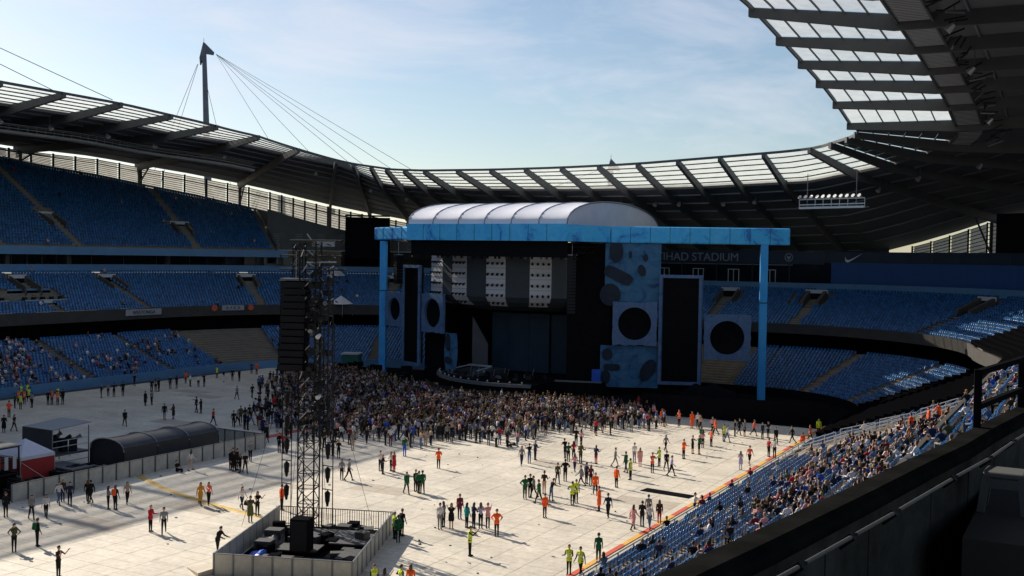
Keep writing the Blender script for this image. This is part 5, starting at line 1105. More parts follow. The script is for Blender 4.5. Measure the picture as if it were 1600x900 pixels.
# closing end of the bowl behind the photographer: plain stand and roof, they shade the floor as the real ones do
gs2 = thing('grandstand', 'stand closing the bowl behind the place the photograph is taken from', 'grandstand', (-4, -20, 0)); sb = Sub(gs2)
rows = []
for k in range(30): rows += [[(-50, 22 - k * 1.6, 2 + k * .95), (42, 22 - k * 1.6, 2 + k * .95)], [(-50, 20.4 - k * 1.6, 2 + k * .95), (42, 20.4 - k * 1.6, 2 + k * .95)]]
b = MB(); b.grid(rows, M_conc); sb.put(b, 'terrace')
b = MB(); b.grid([[(-62, 10, 35), (42, 10, 35)], [(-62, -34, 31), (42, -34, 31)]], M_roof, (0, 0, .5)); sb.put(b, 'roof_deck')
b = MB(); b.box((-4, -30, 16), (200, .5, 34), M_dconc); sb.put(b, 'back_wall')
PEOPLE = [
 (9.94, 41.11, 'stand', -20, 'v', 'k', 'bp', 's', 'man with a dark green backpack, near the left edge of the sunlit deck'),
 (10.13, 42.56, 'stand', 95, 'k', 'k', 'bp', 's', 'person in black with a bulky green backpack, second from the left on the near deck'),
 (16.49, 39.16, 'photo', -20, 'd', 'k', '-', 's', 'person in a brown jacket raising both hands to the face at the bottom left'),
 (13.23, 48.69, 'stand', -20, 'r', 'k', 'jk', 's', 'man in a red jacket and black trousers on the open deck'),
 (14.32, 48.82, 'walk', -20, 'g', 'k', '-', 's', 'person in a pale grey top and black leggings beside the man in the red jacket'),
 (10.6, 55.68, 'walk', -20, 'u', 'k', 'coat', 'l', 'woman in a long mustard yellow coat walking on the yellow cable strip'),
 (10.96, 56.14, 'point', -20, 'c', 'k', '-', 'l', 'woman in a coral top pointing to the right with one arm stretched out'),
 (13.91, 56.43, 'walk', -20, 'w', 'n', '-', 'l', 'woman in a white top and dark jeans walking alone behind the delay tower pit'),
 (5.79, 53.27, 'walk', -20, 'a', 'k', '-', 'l', 'person in a striped tan top striding away from the pale barrier into the sun'),
 (6.61, 51.49, 'stand', 95, 'n', 'k', 'bpo', 'l', 'person with an orange backpack walking close to a friend in grey'),
 (6.05, 51.35, 'stand', 95, 'g', 'k', '-', 'l', 'person in a grey top beside the orange backpack'),
 (3.46, 52.0, 'walk', 160, 'k', 'k', 'jk', 's', 'person in black raising a white cup beside the pale barrier'),
 (3.1, 52.01, 'walk', 160, 'k', 'k', '-', 'l', 'companion in black half hidden by the person with the white cup'),
 (2.86, 50.67, 'walk', -20, 'n', 'k', '-', 's', 'person in a navy top striding right along the pale barrier'),
 (1.45, 51.17, 'stand', -20, 'd', 'k', 'jk', 'l', 'person in a brown jacket behind the walker with the white top and backpack'),
 (2.05, 50.38, 'walk', -20, 'w', 'j', 'bp', 's', 'walker in a white top with a black backpack beside the pale barrier'),
 (4.46, 47.49, 'walk', -20, 'w', 'k', '-', 'l', 'woman in a white top and black leggings striding near the left edge'),
 (4.09, 46.63, 'walk', -20, 'g', 'k', '-', 's', 'long-legged walker in a grey top and black leggings taking a wide stride'),
 (2.05, 46.15, 'stand', -20, 'k', 'k', 'jk', 's', 'dark-clothed man cut by the left edge of the photo beside the barrier end'),
 (5.42, 65.79, 'walk', -20, 'k', 'k', '-', 's', 'man in black walking right just clear of the dark group by the barrier end'),
 (2.17, 69.89, 'walk', -20, 'g', 'k', '-', 's', 'walker in a grey top swinging both arms beyond the barrier end'),
 (0.76, 64.28, 'stand', 95, 'w', 's', '-', 'l', 'bare-legged person in a white top leaning on the pale barrier'),
 (0.23, 63.29, 'sit', -20, 'k', 'k', '-', 's', 'person in black sitting on the deck against the pale barrier'),
 (16.93, 54.03, 'photo', -20, 'v', 'v', 'coat', 's', 'person in an olive coat at the left rear corner of the delay tower pit'),
 (16.23, 55.48, 'photo', -20, 'k', 'k', '-', 'l', 'person in black lifting a camera behind the olive coat'),
 (20.84, 47.01, 'lean', -20, 'k', 'k', 'jk', 's', 'steward in black leaning on the left front corner of the tower pit'),
 (16.4, 57.8, 'stand', 95, 'o', 'k', 'jk', 's', 'steward in an orange jacket at the rear fence of the tower pit'),
 (27.65, 55.8, 'stand', 95, 'y', 'k', 'vest', 's', 'steward in a yellow vest half hidden at the right corner of the tower pit'),
 (28.38, 55.18, 'stand', 95, 'e', 'k', 'jk', 's', 'steward in a dark green jacket at the right corner of the tower pit'),
 (27.7, 56.58, 'stand', 95, 'k', 'k', '-', 's', 'person in black behind the green jacket at the tower pit corner'),
 (33.45, 45.75, 'stand', -54, 'y', 'k', 'vest', 's', 'steward in a yellow vest cut by the bottom edge in front of the tower pit'),
 (35.05, 46.87, 'stand', 95, 'o', 'k', 'jk', 'l', 'steward in an orange jacket with dark hair cut by the bottom edge'),
 (34.79, 46.33, 'stand', 95, 'y', 'k', 'vest', 's', 'steward in a yellow vest just left of the orange jacket at the bottom edge'),
 (34.35, 45.44, 'stand', 95, 'g', 'k', '-', 'l', 'bareheaded person at the very bottom edge between the two yellow vests'),
 (17.64, 76.45, 'stand', 95, 'o', 'k', 'jk', 's', 'steward in a bright orange jacket standing quite alone in the middle of the deck'),
 (12.04, 79.39, 'stand', 95, 'e', 'b', '-', 's', 'person in a dark green top and blue trousers walking towards the crowd'),
 (7.94, 82.91, 'stand', 95, 'w', 'm', '-', 's', 'person in a white top and maroon trousers behind the crowd'),
 (7.33, 82.92, 'stand', 95, 'k', 'k', '-', 's', 'person in black left of the white top with maroon trousers'),
 (8.88, 85.23, 'stand', 95, 'b', 'j', 'jk', 's', 'person in a bright blue jacket and jeans at the back of the crowd'),
 (9.94, 85.11, 'stand', 95, 'd', 'g', '-', 'l', 'person in a brown top and grey shorts beside the bright blue jacket'),
 (10.54, 85.1, 'stand', 95, 'a', 's', 'dress', 'l', 'person in a short tan dress behind the crowd'),
 (10.33, 88.4, 'stand', 95, 'k', 'k', '-', 's', 'person in black left of the grey sweater behind the crowd'),
 (11.14, 88.07, 'stand', 95, 'g', 'k', '-', 's', 'person in a grey sweater and black leggings behind the crowd'),
 (10.68, 89.99, 'stand', 95, 'g', 'k', 'jk', 'l', "person in a grey jacket turned to the stage at the crowd's ragged edge"),
 (13.87, 89.06, 'stand', 95, 'k', 'k', '-', 'l', "person in black set apart from the crowd's back edge"),
 (16.72, 88.03, 'stand', 95, 'w', 'k', '-', 'l', 'person in a white top and black trousers beside people sitting on the deck'),
 (17.64, 88.66, 'sit', 95, 'k', 'k', '-', 'l', 'person in black sitting on the deck behind the crowd'),
 (16.03, 91.4, 'stand', 95, 'a', 'k', '-', 'l', 'person in a tan top standing behind the one sitting on the deck'),
 (18.25, 89.48, 'stand', 95, 'p', 'j', '-', 'l', 'person in a pink top and jeans behind the crowd'),
 (22.98, 81.68, 'walk', -20, 'g', 'n', '-', 'l', 'woman in a pale grey top with a bag, left of three walking in the open'),
 (23.13, 82.83, 'stand', 95, 'k', 'j', '-', 's', 'man in a black top and jeans, middle of three walking in the open'),
 (22.87, 84.44, 'stand', 95, 'n', 'k', 'jk', 's', 'person in a blue grey jacket, right of three walking in the open'),
 (20.94, 66.85, 'stand', -20, 'e', 'k', 'jk', 's', 'steward in a green jacket facing two colleagues on the open deck'),
 (21.02, 67.96, 'stand', -56, 'k', 'k', '-', 's', 'person in black between the green jackets'),
 (21.6, 67.54, 'stand', 95, 'e', 'k', 'bp', 's', 'steward with a green backpack beside the person in black'),
 (21.85, 67.7, 'stand', 95, 'e', 'k', 'jk', 's', 'steward in a green jacket, right end of the trio on the open deck'),
 (14.88, 73.31, 'stand', -20, 'w', 'k', '-', 'l', 'person in a white top left of the red skirt'),
 (15.41, 73.03, 'stand', 160, 'd', 'r', 'dress', 'l', 'person in a long red skirt and dark top'),
 (14.11, 72.8, 'stand', -20, 'w', 'n', '-', 's', 'person in a white top at the left of four friends chatting'),
 (15.07, 71.85, 'stand', -20, 'k', 'k', '-', 'l', 'person in black at the left of four friends chatting'),
 (28.81, 59.41, 'stand', -20, 'w', 'g', '-', 's', 'tall person in white at the left of the near group'),
 (28.75, 59.97, 'stand', 160, 'g', 'k', '-', 'l', 'person in a grey top and black trousers next to the tall one in white'),
 (29.37, 59.96, 'photo', 95, 'k', 's', 'dress', 'l', 'woman in a short black dress with bare legs'),
 (28.47, 62.48, 'stand', -20, 'm', 'n', 'jk', 's', 'person in a maroon jacket standing behind the teal jacket'),
 (30.16, 60.66, 'stand', 95, 't', 'k', 'jk', 'l', 'woman in a teal jacket'),
 (30.64, 60.78, 'stand', 95, 'n', 'k', '-', 'l', 'woman in navy between the teal jacket and the grey lilac top'),
 (31.04, 61.03, 'stand', 95, 'l', 'k', '-', 'l', 'woman in a grey lilac top'),
 (31.45, 61.29, 'stand', 95, 'p', 'k', 'shirt', 's', 'tall man in a pale pink shirt'),
 (32.93, 59.91, 'stand', -20, 'o', 'k', 'jk', 's', 'steward in an orange jacket right of the tall man in the pale pink shirt'),
 (33.83, 55.04, 'photo', -20, 'y', 'k', 'vest', 's', 'steward in a yellow vest alone near the bottom, hands raised to the mouth'),
 (33.33, 66.03, 'stand', -20, 'o', 'k', 'jk', 's', 'steward in an orange jacket in front of the green-jacketed cluster'),
 (29.43, 70.31, 'stand', -20, 'e', 'k', 'jk', 's', 'person in a green jacket at the left of a tight cluster'),
 (29.46, 71.09, 'stand', -20, 'k', 'k', '-', 's', 'person in black inside the tight cluster with green jackets'),
 (29.8, 71.06, 'stand', 160, 'g', 'k', '-', 's', 'person in grey inside the tight cluster with green jackets'),
 (31.01, 69.6, 'stand', 160, 'e', 'k', 'jk', 's', 'person in a green jacket at the right of a tight cluster'),
 (29.86, 72.66, 'stand', 95, 'd', 's', '-', 's', 'bare-legged person in a brown top behind the tight cluster'),
 (31.4, 70.84, 'lean', 95, 'k', 'j', '-', 's', 'person in a black top and jeans bending forward'),
 (24.75, 86.79, 'lean', 160, 'k', 'k', '-', 's', 'person in black leaning back at the left of the far cluster'),
 (25.66, 85.58, 'stand', -20, 'e', 'k', '-', 's', 'person in dark green at the left of the far cluster'),
 (25.66, 86.66, 'stand', 95, 'r', 'k', '-', 'l', 'person in a red top in the far cluster'),
 (28.25, 81.52, 'walk', 160, 'p', 'n', '-', 'l', 'walker in a pink and white top in front of the far cluster'),
 (26.97, 85.39, 'stand', 95, 'v', 'k', 'jk', 's', 'person in an olive jacket in the far cluster'),
 (22.87, 93.03, 'stand', 95, 'k', 'k', '-', 's', 'person in black walking to the crowd with a friend in pale pink'),
 (23.29, 93.31, 'stand', 95, 'p', 'n', '-', 'l', 'person in a pale pink top walking to the crowd'),
 (28.25, 85.89, 'stand', 95, 'n', 'r', 'jk', 'l', 'person in a denim jacket and red leggings standing apart'),
 (29.07, 76.57, 'walk', -20, 'v', 'k', '-', 's', 'walker in a camouflage top'),
 (29.16, 77.8, 'stand', 95, 'k', 'k', 'jk', 's', 'tall person in black beside the camouflage top'),
 (31.11, 76.75, 'walk', 160, 'g', 'n', 'jk', 's', 'walker in a grey hooded top'),
 (31.05, 77.86, 'stand', 95, 'n', 'k', '-', 's', 'person in navy just right of the grey hooded top'),
 (31.66, 77.4, 'stand', 95, 'm', 'k', '-', 'l', 'person in maroon right of the grey hooded top'),
 (33.41, 74.44, 'stand', -20, 'o', 'k', 'jk', 's', 'steward in an orange jacket behind two colleagues in yellow vests'),
 (33.29, 70.59, 'stand', 95, 'y', 'k', 'vest', 's', 'steward in a yellow vest, left of a pair behind the long orange coat'),
 (33.26, 71.3, 'stand', -65, 'y', 'k', 'vest', 's', 'steward in a yellow vest, right of a pair behind the long orange coat'),
 (35.8, 69.86, 'stand', 160, 'o', 'k', 'coat', 's', 'steward in a long orange coat'),
 (37.2, 68.3, 'walk', 160, 'n', 'k', '-', 's', 'man in navy striding right of the long orange coat'),
 (30.16, 85.78, 'stand', -20, 'g', 'g', '-', 's', 'person in grey reaching an arm to the green flag jacket'),
 (32.06, 83.72, 'point', 160, 'e', 'k', 'jk', 's', 'person in a green jacket stretching an arm to the left'),
 (33.51, 81.25, 'stand', 160, 'y', 'k', 'vest', 's', 'steward in a yellow vest in front of the pointing green jacket'),
 (30.91, 88.37, 'stand', -20, 'w', 'g', '-', 's', 'person in a white top left of the long pink coat'),
 (32.02, 87.01, 'stand', 95, 'p', 'p', 'coat', 'l', 'person in a long pink coat'),
 (33.69, 77.88, 'stand', 95, 'o', 'k', 'jk', 's', 'steward in an orange jacket left of the yellow vest, back turned'),
 (33.97, 84.98, 'stand', -20, 'o', 'k', 'vest', 's', 'steward in an orange vest over black'),
 (33.46, 87.97, 'stand', 160, 'y', 'k', 'vest', 's', 'steward in a yellow vest behind the orange vest'),
 (34.7, 86.44, 'walk', -20, 'k', 'k', '-', 's', 'person in black walking beside the lilac shirt'),
 (35.84, 84.63, 'walk', -20, 'l', 'k', '-', 's', 'man in a lilac shirt and black trousers'),
 (31.37, 95.08, 'walk', -20, 'g', 'k', '-', 'l', 'walker in grey and black alone above the yellow vest'),
 (34.04, 92.64, 'stand', -20, 'o', 'k', 'jk', 's', 'steward in an orange jacket left of two people in shorts'),
 (33.87, 95.58, 'stand', -20, 'k', 'ks', '-', 's', 'person in black shorts left of the green top'),
 (34.5, 95.61, 'stand', -20, 'e', 'ks', '-', 's', 'person in a green and black top and shorts'),
 (32.87, 101.1, 'stand', 95, 'e', 'e', 'bp', 's', 'person wrapped in a bright green flag'),
 (33.69, 99.09, 'stand', 95, 'p', 'k', '-', 'l', 'person in a pale pink top behind the green flag'),
 (34.15, 100.25, 'hips', 95, 'o', 'k', 'vest', 's', 'steward in an orange vest with elbows out beside the green flag'),
 (29.22, 110.52, 'stand', -71, 'w', 'k', '-', 's', 'person in white by the black hoarding'),
 (30.03, 109.02, 'stand', -20, 'a', 'k', '-', 'l', 'person in tan by the black hoarding'),
 (25.19, 110.39, 'stand', -69, 'o', 'k', 'jk', 's', 'steward in orange, leftmost of three against the black hoarding'),
 (27.05, 110.61, 'hips', -70, 'o', 'k', 'vest', 's', 'steward in orange with elbows out, middle of three against the black hoarding'),
 (28.69, 110.15, 'stand', -71, 'o', 'o', 'coat', 's', 'steward in a long orange coat, right of three against the black hoarding'),
 (31.54, 108.55, 'stand', -20, 'p', 'k', '-', 'l', 'person in pink beside a steward in orange near the shade line'),
 (32.35, 107.15, 'stand', 160, 'o', 'k', 'jk', 's', 'steward in orange beside the person in pink near the shade line'),
 (34.3, 103.84, 'stand', -20, 'y', 'k', 'vest', 's', 'steward in a yellow vest near the shade line'),
 (34.69, 103.65, 'walk', -20, 'w', 'j', '-', 's', 'person in a pale top and light jeans beside the yellow vest'),
 (34.3, 107.53, 'stand', -20, 'k', 'k', '-', 's', 'person in black at the edge of the shade'),
 (34.45, 108.59, 'walk', -20, 'k', 'k', 'jk', 's', 'walker in a black jacket in the shade, left of the red jacket'),
 (35.15, 108.11, 'stand', -20, 'g', 'ks', '-', 's', 'person in grey shorts at the edge of the shade'),
 (35.88, 109.09, 'walk', -20, 'c', 'k', 'jk', 's', 'walker in a red orange jacket in the shade below the blue post'),
 (37.18, 107.62, 'stand', -20, 'n', 'k', '-', 's', 'person in navy in the shade right of the red orange jacket'),
 (37.47, 108.75, 'stand', -20, 'k', 'k', '-', 'l', 'person in black in the shade, second right of the red orange jacket'),
 (39.27, 105.01, 'walk', -20, 'k', 'k', 'jk', 's', 'walker in black striding in the shade above the red top'),
 (40.5, 106.72, 'walk', 160, 'k', 'k', '-', 's', 'person in black carrying something in the shade near the stand corner'),
 (40.47, 98.08, 'stand', 95, 'r', 'k', '-', 's', 'person in a red top by the sideline'),
 (41.1, 97.74, 'stand', 95, 'w', 'k', '-', 's', 'person in a white top by the sideline'),
 (40.1, 93.08, 'walk', -20, 'c', 'ks', '-', 's', 'person in a coral top and black shorts with a bag'),
 (40.02, 90.63, 'stand', 95, 'l', 'l', 'dress', 'l', 'woman in a long grey lilac dress'),
 (42.29, 72.01, 'photo', -20, 'w', 'k', '-', 's', 'man in a white shirt holding up a phone beside the striped sideline'),
 (39.93, 66.3, 'walk', 95, 'p', 'k', 'coat', 'l', 'person in a dusty pink coat'),
 (40.12, 67.44, 'stand', 95, 'k', 'n', 'jk', 's', 'man in a black jacket beside the dusty pink coat'),
 (39.69, 69.69, 'stand', 95, 'g', 'g', '-', 's', 'person in grey behind the light blue jeans'),
 (40.82, 67.08, 'walk', 95, 'w', 'j', '-', 's', 'person in a white top and light blue jeans'),
 (40.81, 68.91, 'stand', 95, 'd', 'r', 'jk', 'l', 'long-haired person in a brown jacket and red trousers'),
 (40.67, 54.86, 'stand', -64, 'y', 'k', 'vest', 's', 'steward in a yellow vest, left of two at the bottom'),
 (41.4, 54.88, 'stand', -65, 'y', 'k', 'vest', 's', 'steward in a yellow vest, right of two at the bottom'),
 (41.11, 58.01, 'stand', 95, 'e', 'k', 'vest', 's', 'steward in a green vest behind two in yellow'),
 (41.67, 113.05, 'stand', -77, 'y', 'k', 'jk', 's', 'steward in a bright yellow green jacket by the black hoarding near the stand corner'),
 (41.78, 108.92, 'stand', 160, 'o', 'k', 'vest', 's', 'steward in orange at the rails by the stand corner'),
 (42.36, 103.3, 'stand', 95, 'o', 'k', 'jk', 's', 'steward in orange by the sideline at the far corner'),
 (-36.56, 73.95, 'stand', 95, 'o', 'k', 'jk', 's', 'steward in orange alone at the left edge in the shade'),
 (-40.52, 78.24, 'stand', 95, 'y', 'k', 'vest', 's', 'steward in a yellow vest at the front of the left cluster in the shade'),
 (-41.9, 78.5, 'stand', 95, 'e', 'k', '-', 's', 'person in green at the left of the yellow vest in the shade'),
 (-40.78, 79.93, 'stand', 160, 'g', 'k', '-', 's', 'person in grey right of the left steward cluster'),
 (-44.26, 80.7, 'stand', -20, 'o', 'k', 'vest', 's', 'steward in orange, left of the pair within the left cluster'),
 (-43.73, 81.08, 'stand', 160, 'o', 'k', 'vest', 's', 'steward in orange, right of the pair within the left cluster'),
 (-45.18, 82.75, 'stand', 160, 'y', 'k', 'vest', 's', 'steward in yellow, right side of the left cluster'),
 (-48.83, 84.37, 'stand', -36, 'y', 'k', 'vest', 's', 'steward in yellow at the back left of the left cluster'),
 (-48.21, 84.81, 'stand', -36, 'y', 'k', 'vest', 's', 'steward in yellow at the back right of the left cluster'),
 (-41.09, 82.3, 'stand', -20, 'k', 'k', 'jk', 's', 'person in black at the left of the small steward huddle'),
 (-41.19, 82.9, 'stand', -20, 'o', 'k', 'vest', 's', 'steward in orange, left in the small huddle'),
 (-40.21, 82.94, 'stand', 160, 'o', 'k', 'vest', 's', 'steward in orange, right in the small huddle'),
 (-42.94, 85.05, 'stand', -38, 'y', 'k', 'vest', 's', 'steward in yellow at the back of the small huddle'),
 (-40.18, 83.62, 'stand', 160, 'k', 'k', 'jk', 's', 'person in black at the right of the small steward huddle'),
 (-31.62, 88.4, 'stand', 95, 'k', 'k', 'coat', 's', 'person in a long black coat in the shade beyond the dark tent'),
 (-31.43, 89.2, 'stand', 95, 'g', 'k', '-', 's', 'person in a grey top beside the long black coat'),
 (-21.72, 76.82, 'stand', -20, 'k', 'k', 'jk', 's', 'person in black alone in the shade behind the dark tent'),
 (-28.25, 67.45, 'stand', -20, 'k', 'k', 'coat', 's', 'person in black at the left edge behind the gazebo'),
 (-28.11, 68.49, 'walk', -20, 'd', 'k', '-', 'l', 'person in brown walking at the left edge behind the gazebo'),
 (-21.66, 82.15, 'walk', -43, 'k', 'g', 'jk', 's', 'person in an open black jacket walking behind the tent roof'),
 (-21.22, 83.02, 'stand', 160, 'd', 'g', 'coat', 'l', 'person in a brown coat walking behind the tent roof'),
 (-22.65, 87.81, 'point', 160, 'k', 'k', '-', 's', 'person in black holding an arm out beside a friend in the shade'),
 (-21.89, 87.74, 'stand', 160, 'k', 'k', '-', 'l', 'friend of the person holding an arm out in the shade'),
 (-14.58, 82.28, 'walk', -20, 'r', 'k', '-', 's', 'person in a red top walking beyond the tent in the shade'),
 (-26.9, 98.73, 'walk', -20, 'g', 'k', '-', 's', 'person in grey walking alone before the dark crowd'),
 (-26.2, 100.72, 'walk', -20, 'k', 'k', '-', 's', 'person in black walking alone before the dark crowd'),
 (-44.08, 106.71, 'stand', 95, 'o', 'k', 'jk', 's', 'steward in orange by the shaded seats'),
 (-40.95, 104.52, 'stand', -20, 'w', 'k', '-', 's', 'person in white right of the steward by the shaded seats'),
 (-39.55, 104.67, 'stand', -20, 'w', 'k', '-', 'l', 'person in white hunched over by the shaded seats'),
 (-39.45, 105.63, 'stand', 160, 'k', 'k', '-', 's', 'person in black beside the hunched person in white'),
 (-45.07, 113.72, 'stand', -20, 'y', 'k', 'vest', 's', 'steward in yellow at the foot of the shaded seats'),
 (-41.02, 110.87, 'stand', -20, 'k', 'w', '-', 's', 'person in black right of the yellow steward at the shaded seats'),
 (-45.16, 121.03, 'stand', -47, 'e', 'k', 'vest', 's', 'steward in green at the brown stair of the far stand'),
 (-43.97, 120.84, 'stand', -47, 'o', 'k', 'jk', 's', 'steward in orange at the brown stair of the far stand'),
 (-3.2, 77.88, 'walk', -48, 'k', 'k', 'coat', 's', 'tall person in a black coat carrying a bag across the red strip'),
 (1.4, 74.51, 'stand', -20, 'k', 'k', 'jk', 's', 'person in black left of the red top near the tower'),
 (1.9, 74.46, 'stand', -20, 'r', 'k', '-', 's', 'person in a red top beside the person in black near the tower'),
 (-10.13, 86.94, 'stand', 95, 'l', 'j', '-', 's', 'person in a lilac shirt in the shade left of the tower'),
 (-7.65, 85.04, 'stand', 95, 'l', 'k', '-', 's', 'person in a lilac shirt and black trousers in the shade left of the tower'),
 (-16.22, 93.57, 'stand', 95, 'r', 'k', 'jk', 's', 'person in a bright red jacket left of the tower in the shade'),
 (5.93, 76.03, 'stand', 95, 'w', 'k', '-', 's', 'person in white right of the tower lattice in the shade'),
 (4.28, 81.27, 'stand', -20, 'm', 'k', '-', 's', 'person in maroon right of the tower by the shade line'),
 (6.39, 79.04, 'stand', -20, 'g', 'a', '-', 'l', 'bare-legged person in grey right of the tower by the shade line'),
 (13.64, 68.18, 'stand', -20, 'g', 'k', '-', 'l', 'person in a grey top, left of two right of the tower in the sun'),
 (14.27, 68.3, 'walk', -20, 'g', 'k', '-', 's', 'person in a grey top, right of two right of the tower in the sun'),
 (3.49, 66.09, 'stand', -20, 'k', 'k', 'jk', 's', '@dark group'),
 (4.13, 65.87, 'stand', 160, 'k', 'k', '-', 's', '@dark group'),
 (3.93, 66.38, 'stand', -20, 'k', 'n', 'jk', 's', '@dark group'),
 (4.89, 65.75, 'stand', 160, 'k', 'k', '-', 'l', '@dark group'),
 (2.91, 67.0, 'stand', -20, 'n', 'k', '-', 's', '@dark group'),
 (-41.12, 89.94, 'stand', 95, 'k', 'k', '-', 's', '@shade line'),
 (-41.86, 91.63, 'stand', -20, 'g', 'k', '-', 'l', '@shade line'),
 (-40.81, 91.64, 'stand', 160, 'k', 'k', '-', 's', '@shade line'),
 (-40.41, 92.68, 'stand', 160, 'k', 'k', 'jk', 's', '@shade line'),
 (-47.39, 100.64, 'walk', -20, 'k', 'k', '-', 's', '@shade line'),
 (-40.42, 97.34, 'stand', -20, 'k', 'k', '-', 's', '@shade row'),
 (-40.52, 98.08, 'stand', 95, 'g', 'k', '-', 'l', '@shade row'),
 (-40.19, 98.32, 'stand', 160, 'k', 'k', '-', 's', '@shade row'),
 (-41.0, 101.03, 'stand', -20, 'k', 'n', '-', 's', '@shade row'),
 (-40.83, 102.0, 'stand', 160, 'k', 'k', '-', 'l', '@shade row'),
 (-41.1, 112.73, 'stand', -20, 'k', 'k', '-', 's', '@shade row'),
 (-39.78, 112.75, 'stand', 160, 'k', 'k', '-', 's', '@shade row'),
 (-11.95, 82.57, 'walk', -20, 'k', 'k', '-', 's', '@shade cluster'),
 (-12.51, 83.72, 'walk', -20, 'g', 'k', '-', 's', '@shade cluster'),
 (-10.17, 82.3, 'stand', 95, 'k', 'k', 'jk', 's', '@shade cluster'),
 (-9.63, 82.19, 'stand', 95, 'n', 'k', '-', 's', '@shade cluster'),
 (-8.66, 82.85, 'stand', 95, 'm', 'a', '-', 'l', '@shade cluster'),
 (-6.46, 81.01, 'stand', 95, 'n', 'k', 'jk', 's', '@shade cluster'),
 (-13.74, 85.5, 'stand', -20, 'v', 'k', 'jk', 's', '@shade cluster'),
 (-13.04, 85.45, 'stand', 160, 'k', 'k', '-', 'l', '@shade cluster'),
 (-13.88, 87.03, 'stand', 95, 'k', 'k', '-', 's', '@shade cluster'),
 (-15.77, 89.68, 'stand', 95, 'k', 'k', '-', 'l', '@shade cluster'),
 (-13.82, 88.19, 'stand', 95, 'd', 'k', 'jk', 's', '@shade cluster'),
 (-12.81, 87.78, 'stand', 95, 'k', 'k', '-', 's', '@shade cluster'),
 (-14.4, 90.06, 'stand', 95, 'n', 'k', '-', 'l', '@shade cluster'),
 (-10.69, 86.55, 'stand', 95, 'k', 'n', '-', 's', '@shade cluster'),
 (-17.59, 92.6, 'stand', 95, 'k', 'k', '-', 's', '@shade cluster'),
 (-18.03, 94.17, 'stand', 95, 'd', 'k', '-', 'l', '@shade cluster'),
 (-14.91, 91.46, 'stand', 95, 'k', 'k', 'jk', 's', '@shade cluster'),
 (-3.16, 80.98, 'stand', -20, 'k', 'k', '-', 's', '@tower feet'),
 (-2.66, 80.88, 'stand', 160, 'k', 'k', 'jk', 's', '@tower feet'),
 (1.78, 77.93, 'stand', 95, 'k', 'k', '-', 's', '@tower feet'),
 (3.46, 77.85, 'stand', 95, 'k', 'k', '-', 'l', '@tower feet'),
 (6.65, 75.77, 'stand', 95, 'k', 'k', 'jk', 's', '@tower feet'),
 (7.65, 75.34, 'stand', -20, 'k', 'k', '-', 'l', '@tower feet'),
 (3.39, 78.61, 'stand', 95, 'd', 'k', '-', 's', '@tower feet'),
 (3.15, 79.67, 'stand', -20, 'k', 'n', '-', 'l', '@tower feet'),
 (2.9, 80.75, 'stand', 160, 'k', 'k', '-', 's', '@tower feet'),
]
CROWD_POLY = [(-28.7, 107.2), (-36.3, 119.8), (-38.4, 129.0), (-31.6, 129.7), (-17.0, 119.2), (-7.0, 113.6), (-0.5, 112.4), (6.4, 114.6), (13.9, 117.2), (20.6, 115.6), (24.1, 107.9), (21.0, 101.7), (17.6, 96.4), (14.6, 89.9), (9.9, 85.4), (5.8, 84.8), (2.5, 83.4), (-1.8, 82.3), (-8.6, 85.2)]
BAGS = [(17.69, 89.85), (13.22, 57.62)]
# ------------------------------------------------------------------ people
PC_ = {'k': (.012, .012, .014), 'n': (.02, .03, .075), 'g': (.24, .24, .25), 'w': (.72, .70, .70), 'r': (.48, .025, .035), 'o': (.95, .13, .025), 'y': (.62, .80, .04), 'b': (.03, .10, .50), 'e': (.014, .11, .045), 'p': (.68, .33, .34), 'm': (.16, .025, .04), 't': (.015, .30, .29), 'u': (.62, .30, .03), 'l': (.46, .42, .60), 'c': (.82, .17, .12), 'd': (.05, .028, .02), 'j': (.09, .15, .28), 'v': (.09, .09, .04), 'a': (.46, .34, .24), 's': (.56, .34, .24)}
def pm_(c): return mat('cloth_' + c, PC_[c], .85, spec=.2) if c != 's' else mat('skin', PC_['s'], .6)
HAIRC = [(.015, .011, .009), (.05, .028, .016), (.13, .075, .035), (.30, .20, .09)]
M_hair = [mat('hair_%d' % i, c, .6) for i, c in enumerate(HAIRC)]
def caps(bm, p, q, r1, r2, n=8):
    p, q = Vector(p), Vector(q); d = q - p; L = d.length; rot = d.to_track_quat('Z', 'Y').to_matrix().to_4x4() if L > 1e-6 else Matrix.Identity(4); rings = []
    prof = [(-r1 * math.cos(a), r1 * math.sin(a)) for a in (0.35, .8, 1.3)] + [(L + r2 * math.sin(a), r2 * math.cos(a)) for a in (.25, .75, 1.2)]
    T = Matrix.Translation(p) @ rot
    for z, r in prof: rings.append([bm.verts.new(T @ Vector((r * math.cos(2 * math.pi * i / n), r * math.sin(2 * math.pi * i / n), z))) for i in range(n)])
    for a, b in zip(rings[:-1], rings[1:]):
        for i in range(n): bm.faces.new((a[i], a[(i + 1) % n], b[(i + 1) % n], b[i]))
    bm.faces.new(rings[0][::-1]); bm.faces.new(rings[-1])
def rot(v, ax, a): return Matrix.Rotation(a, 3, ax) @ Vector(v)
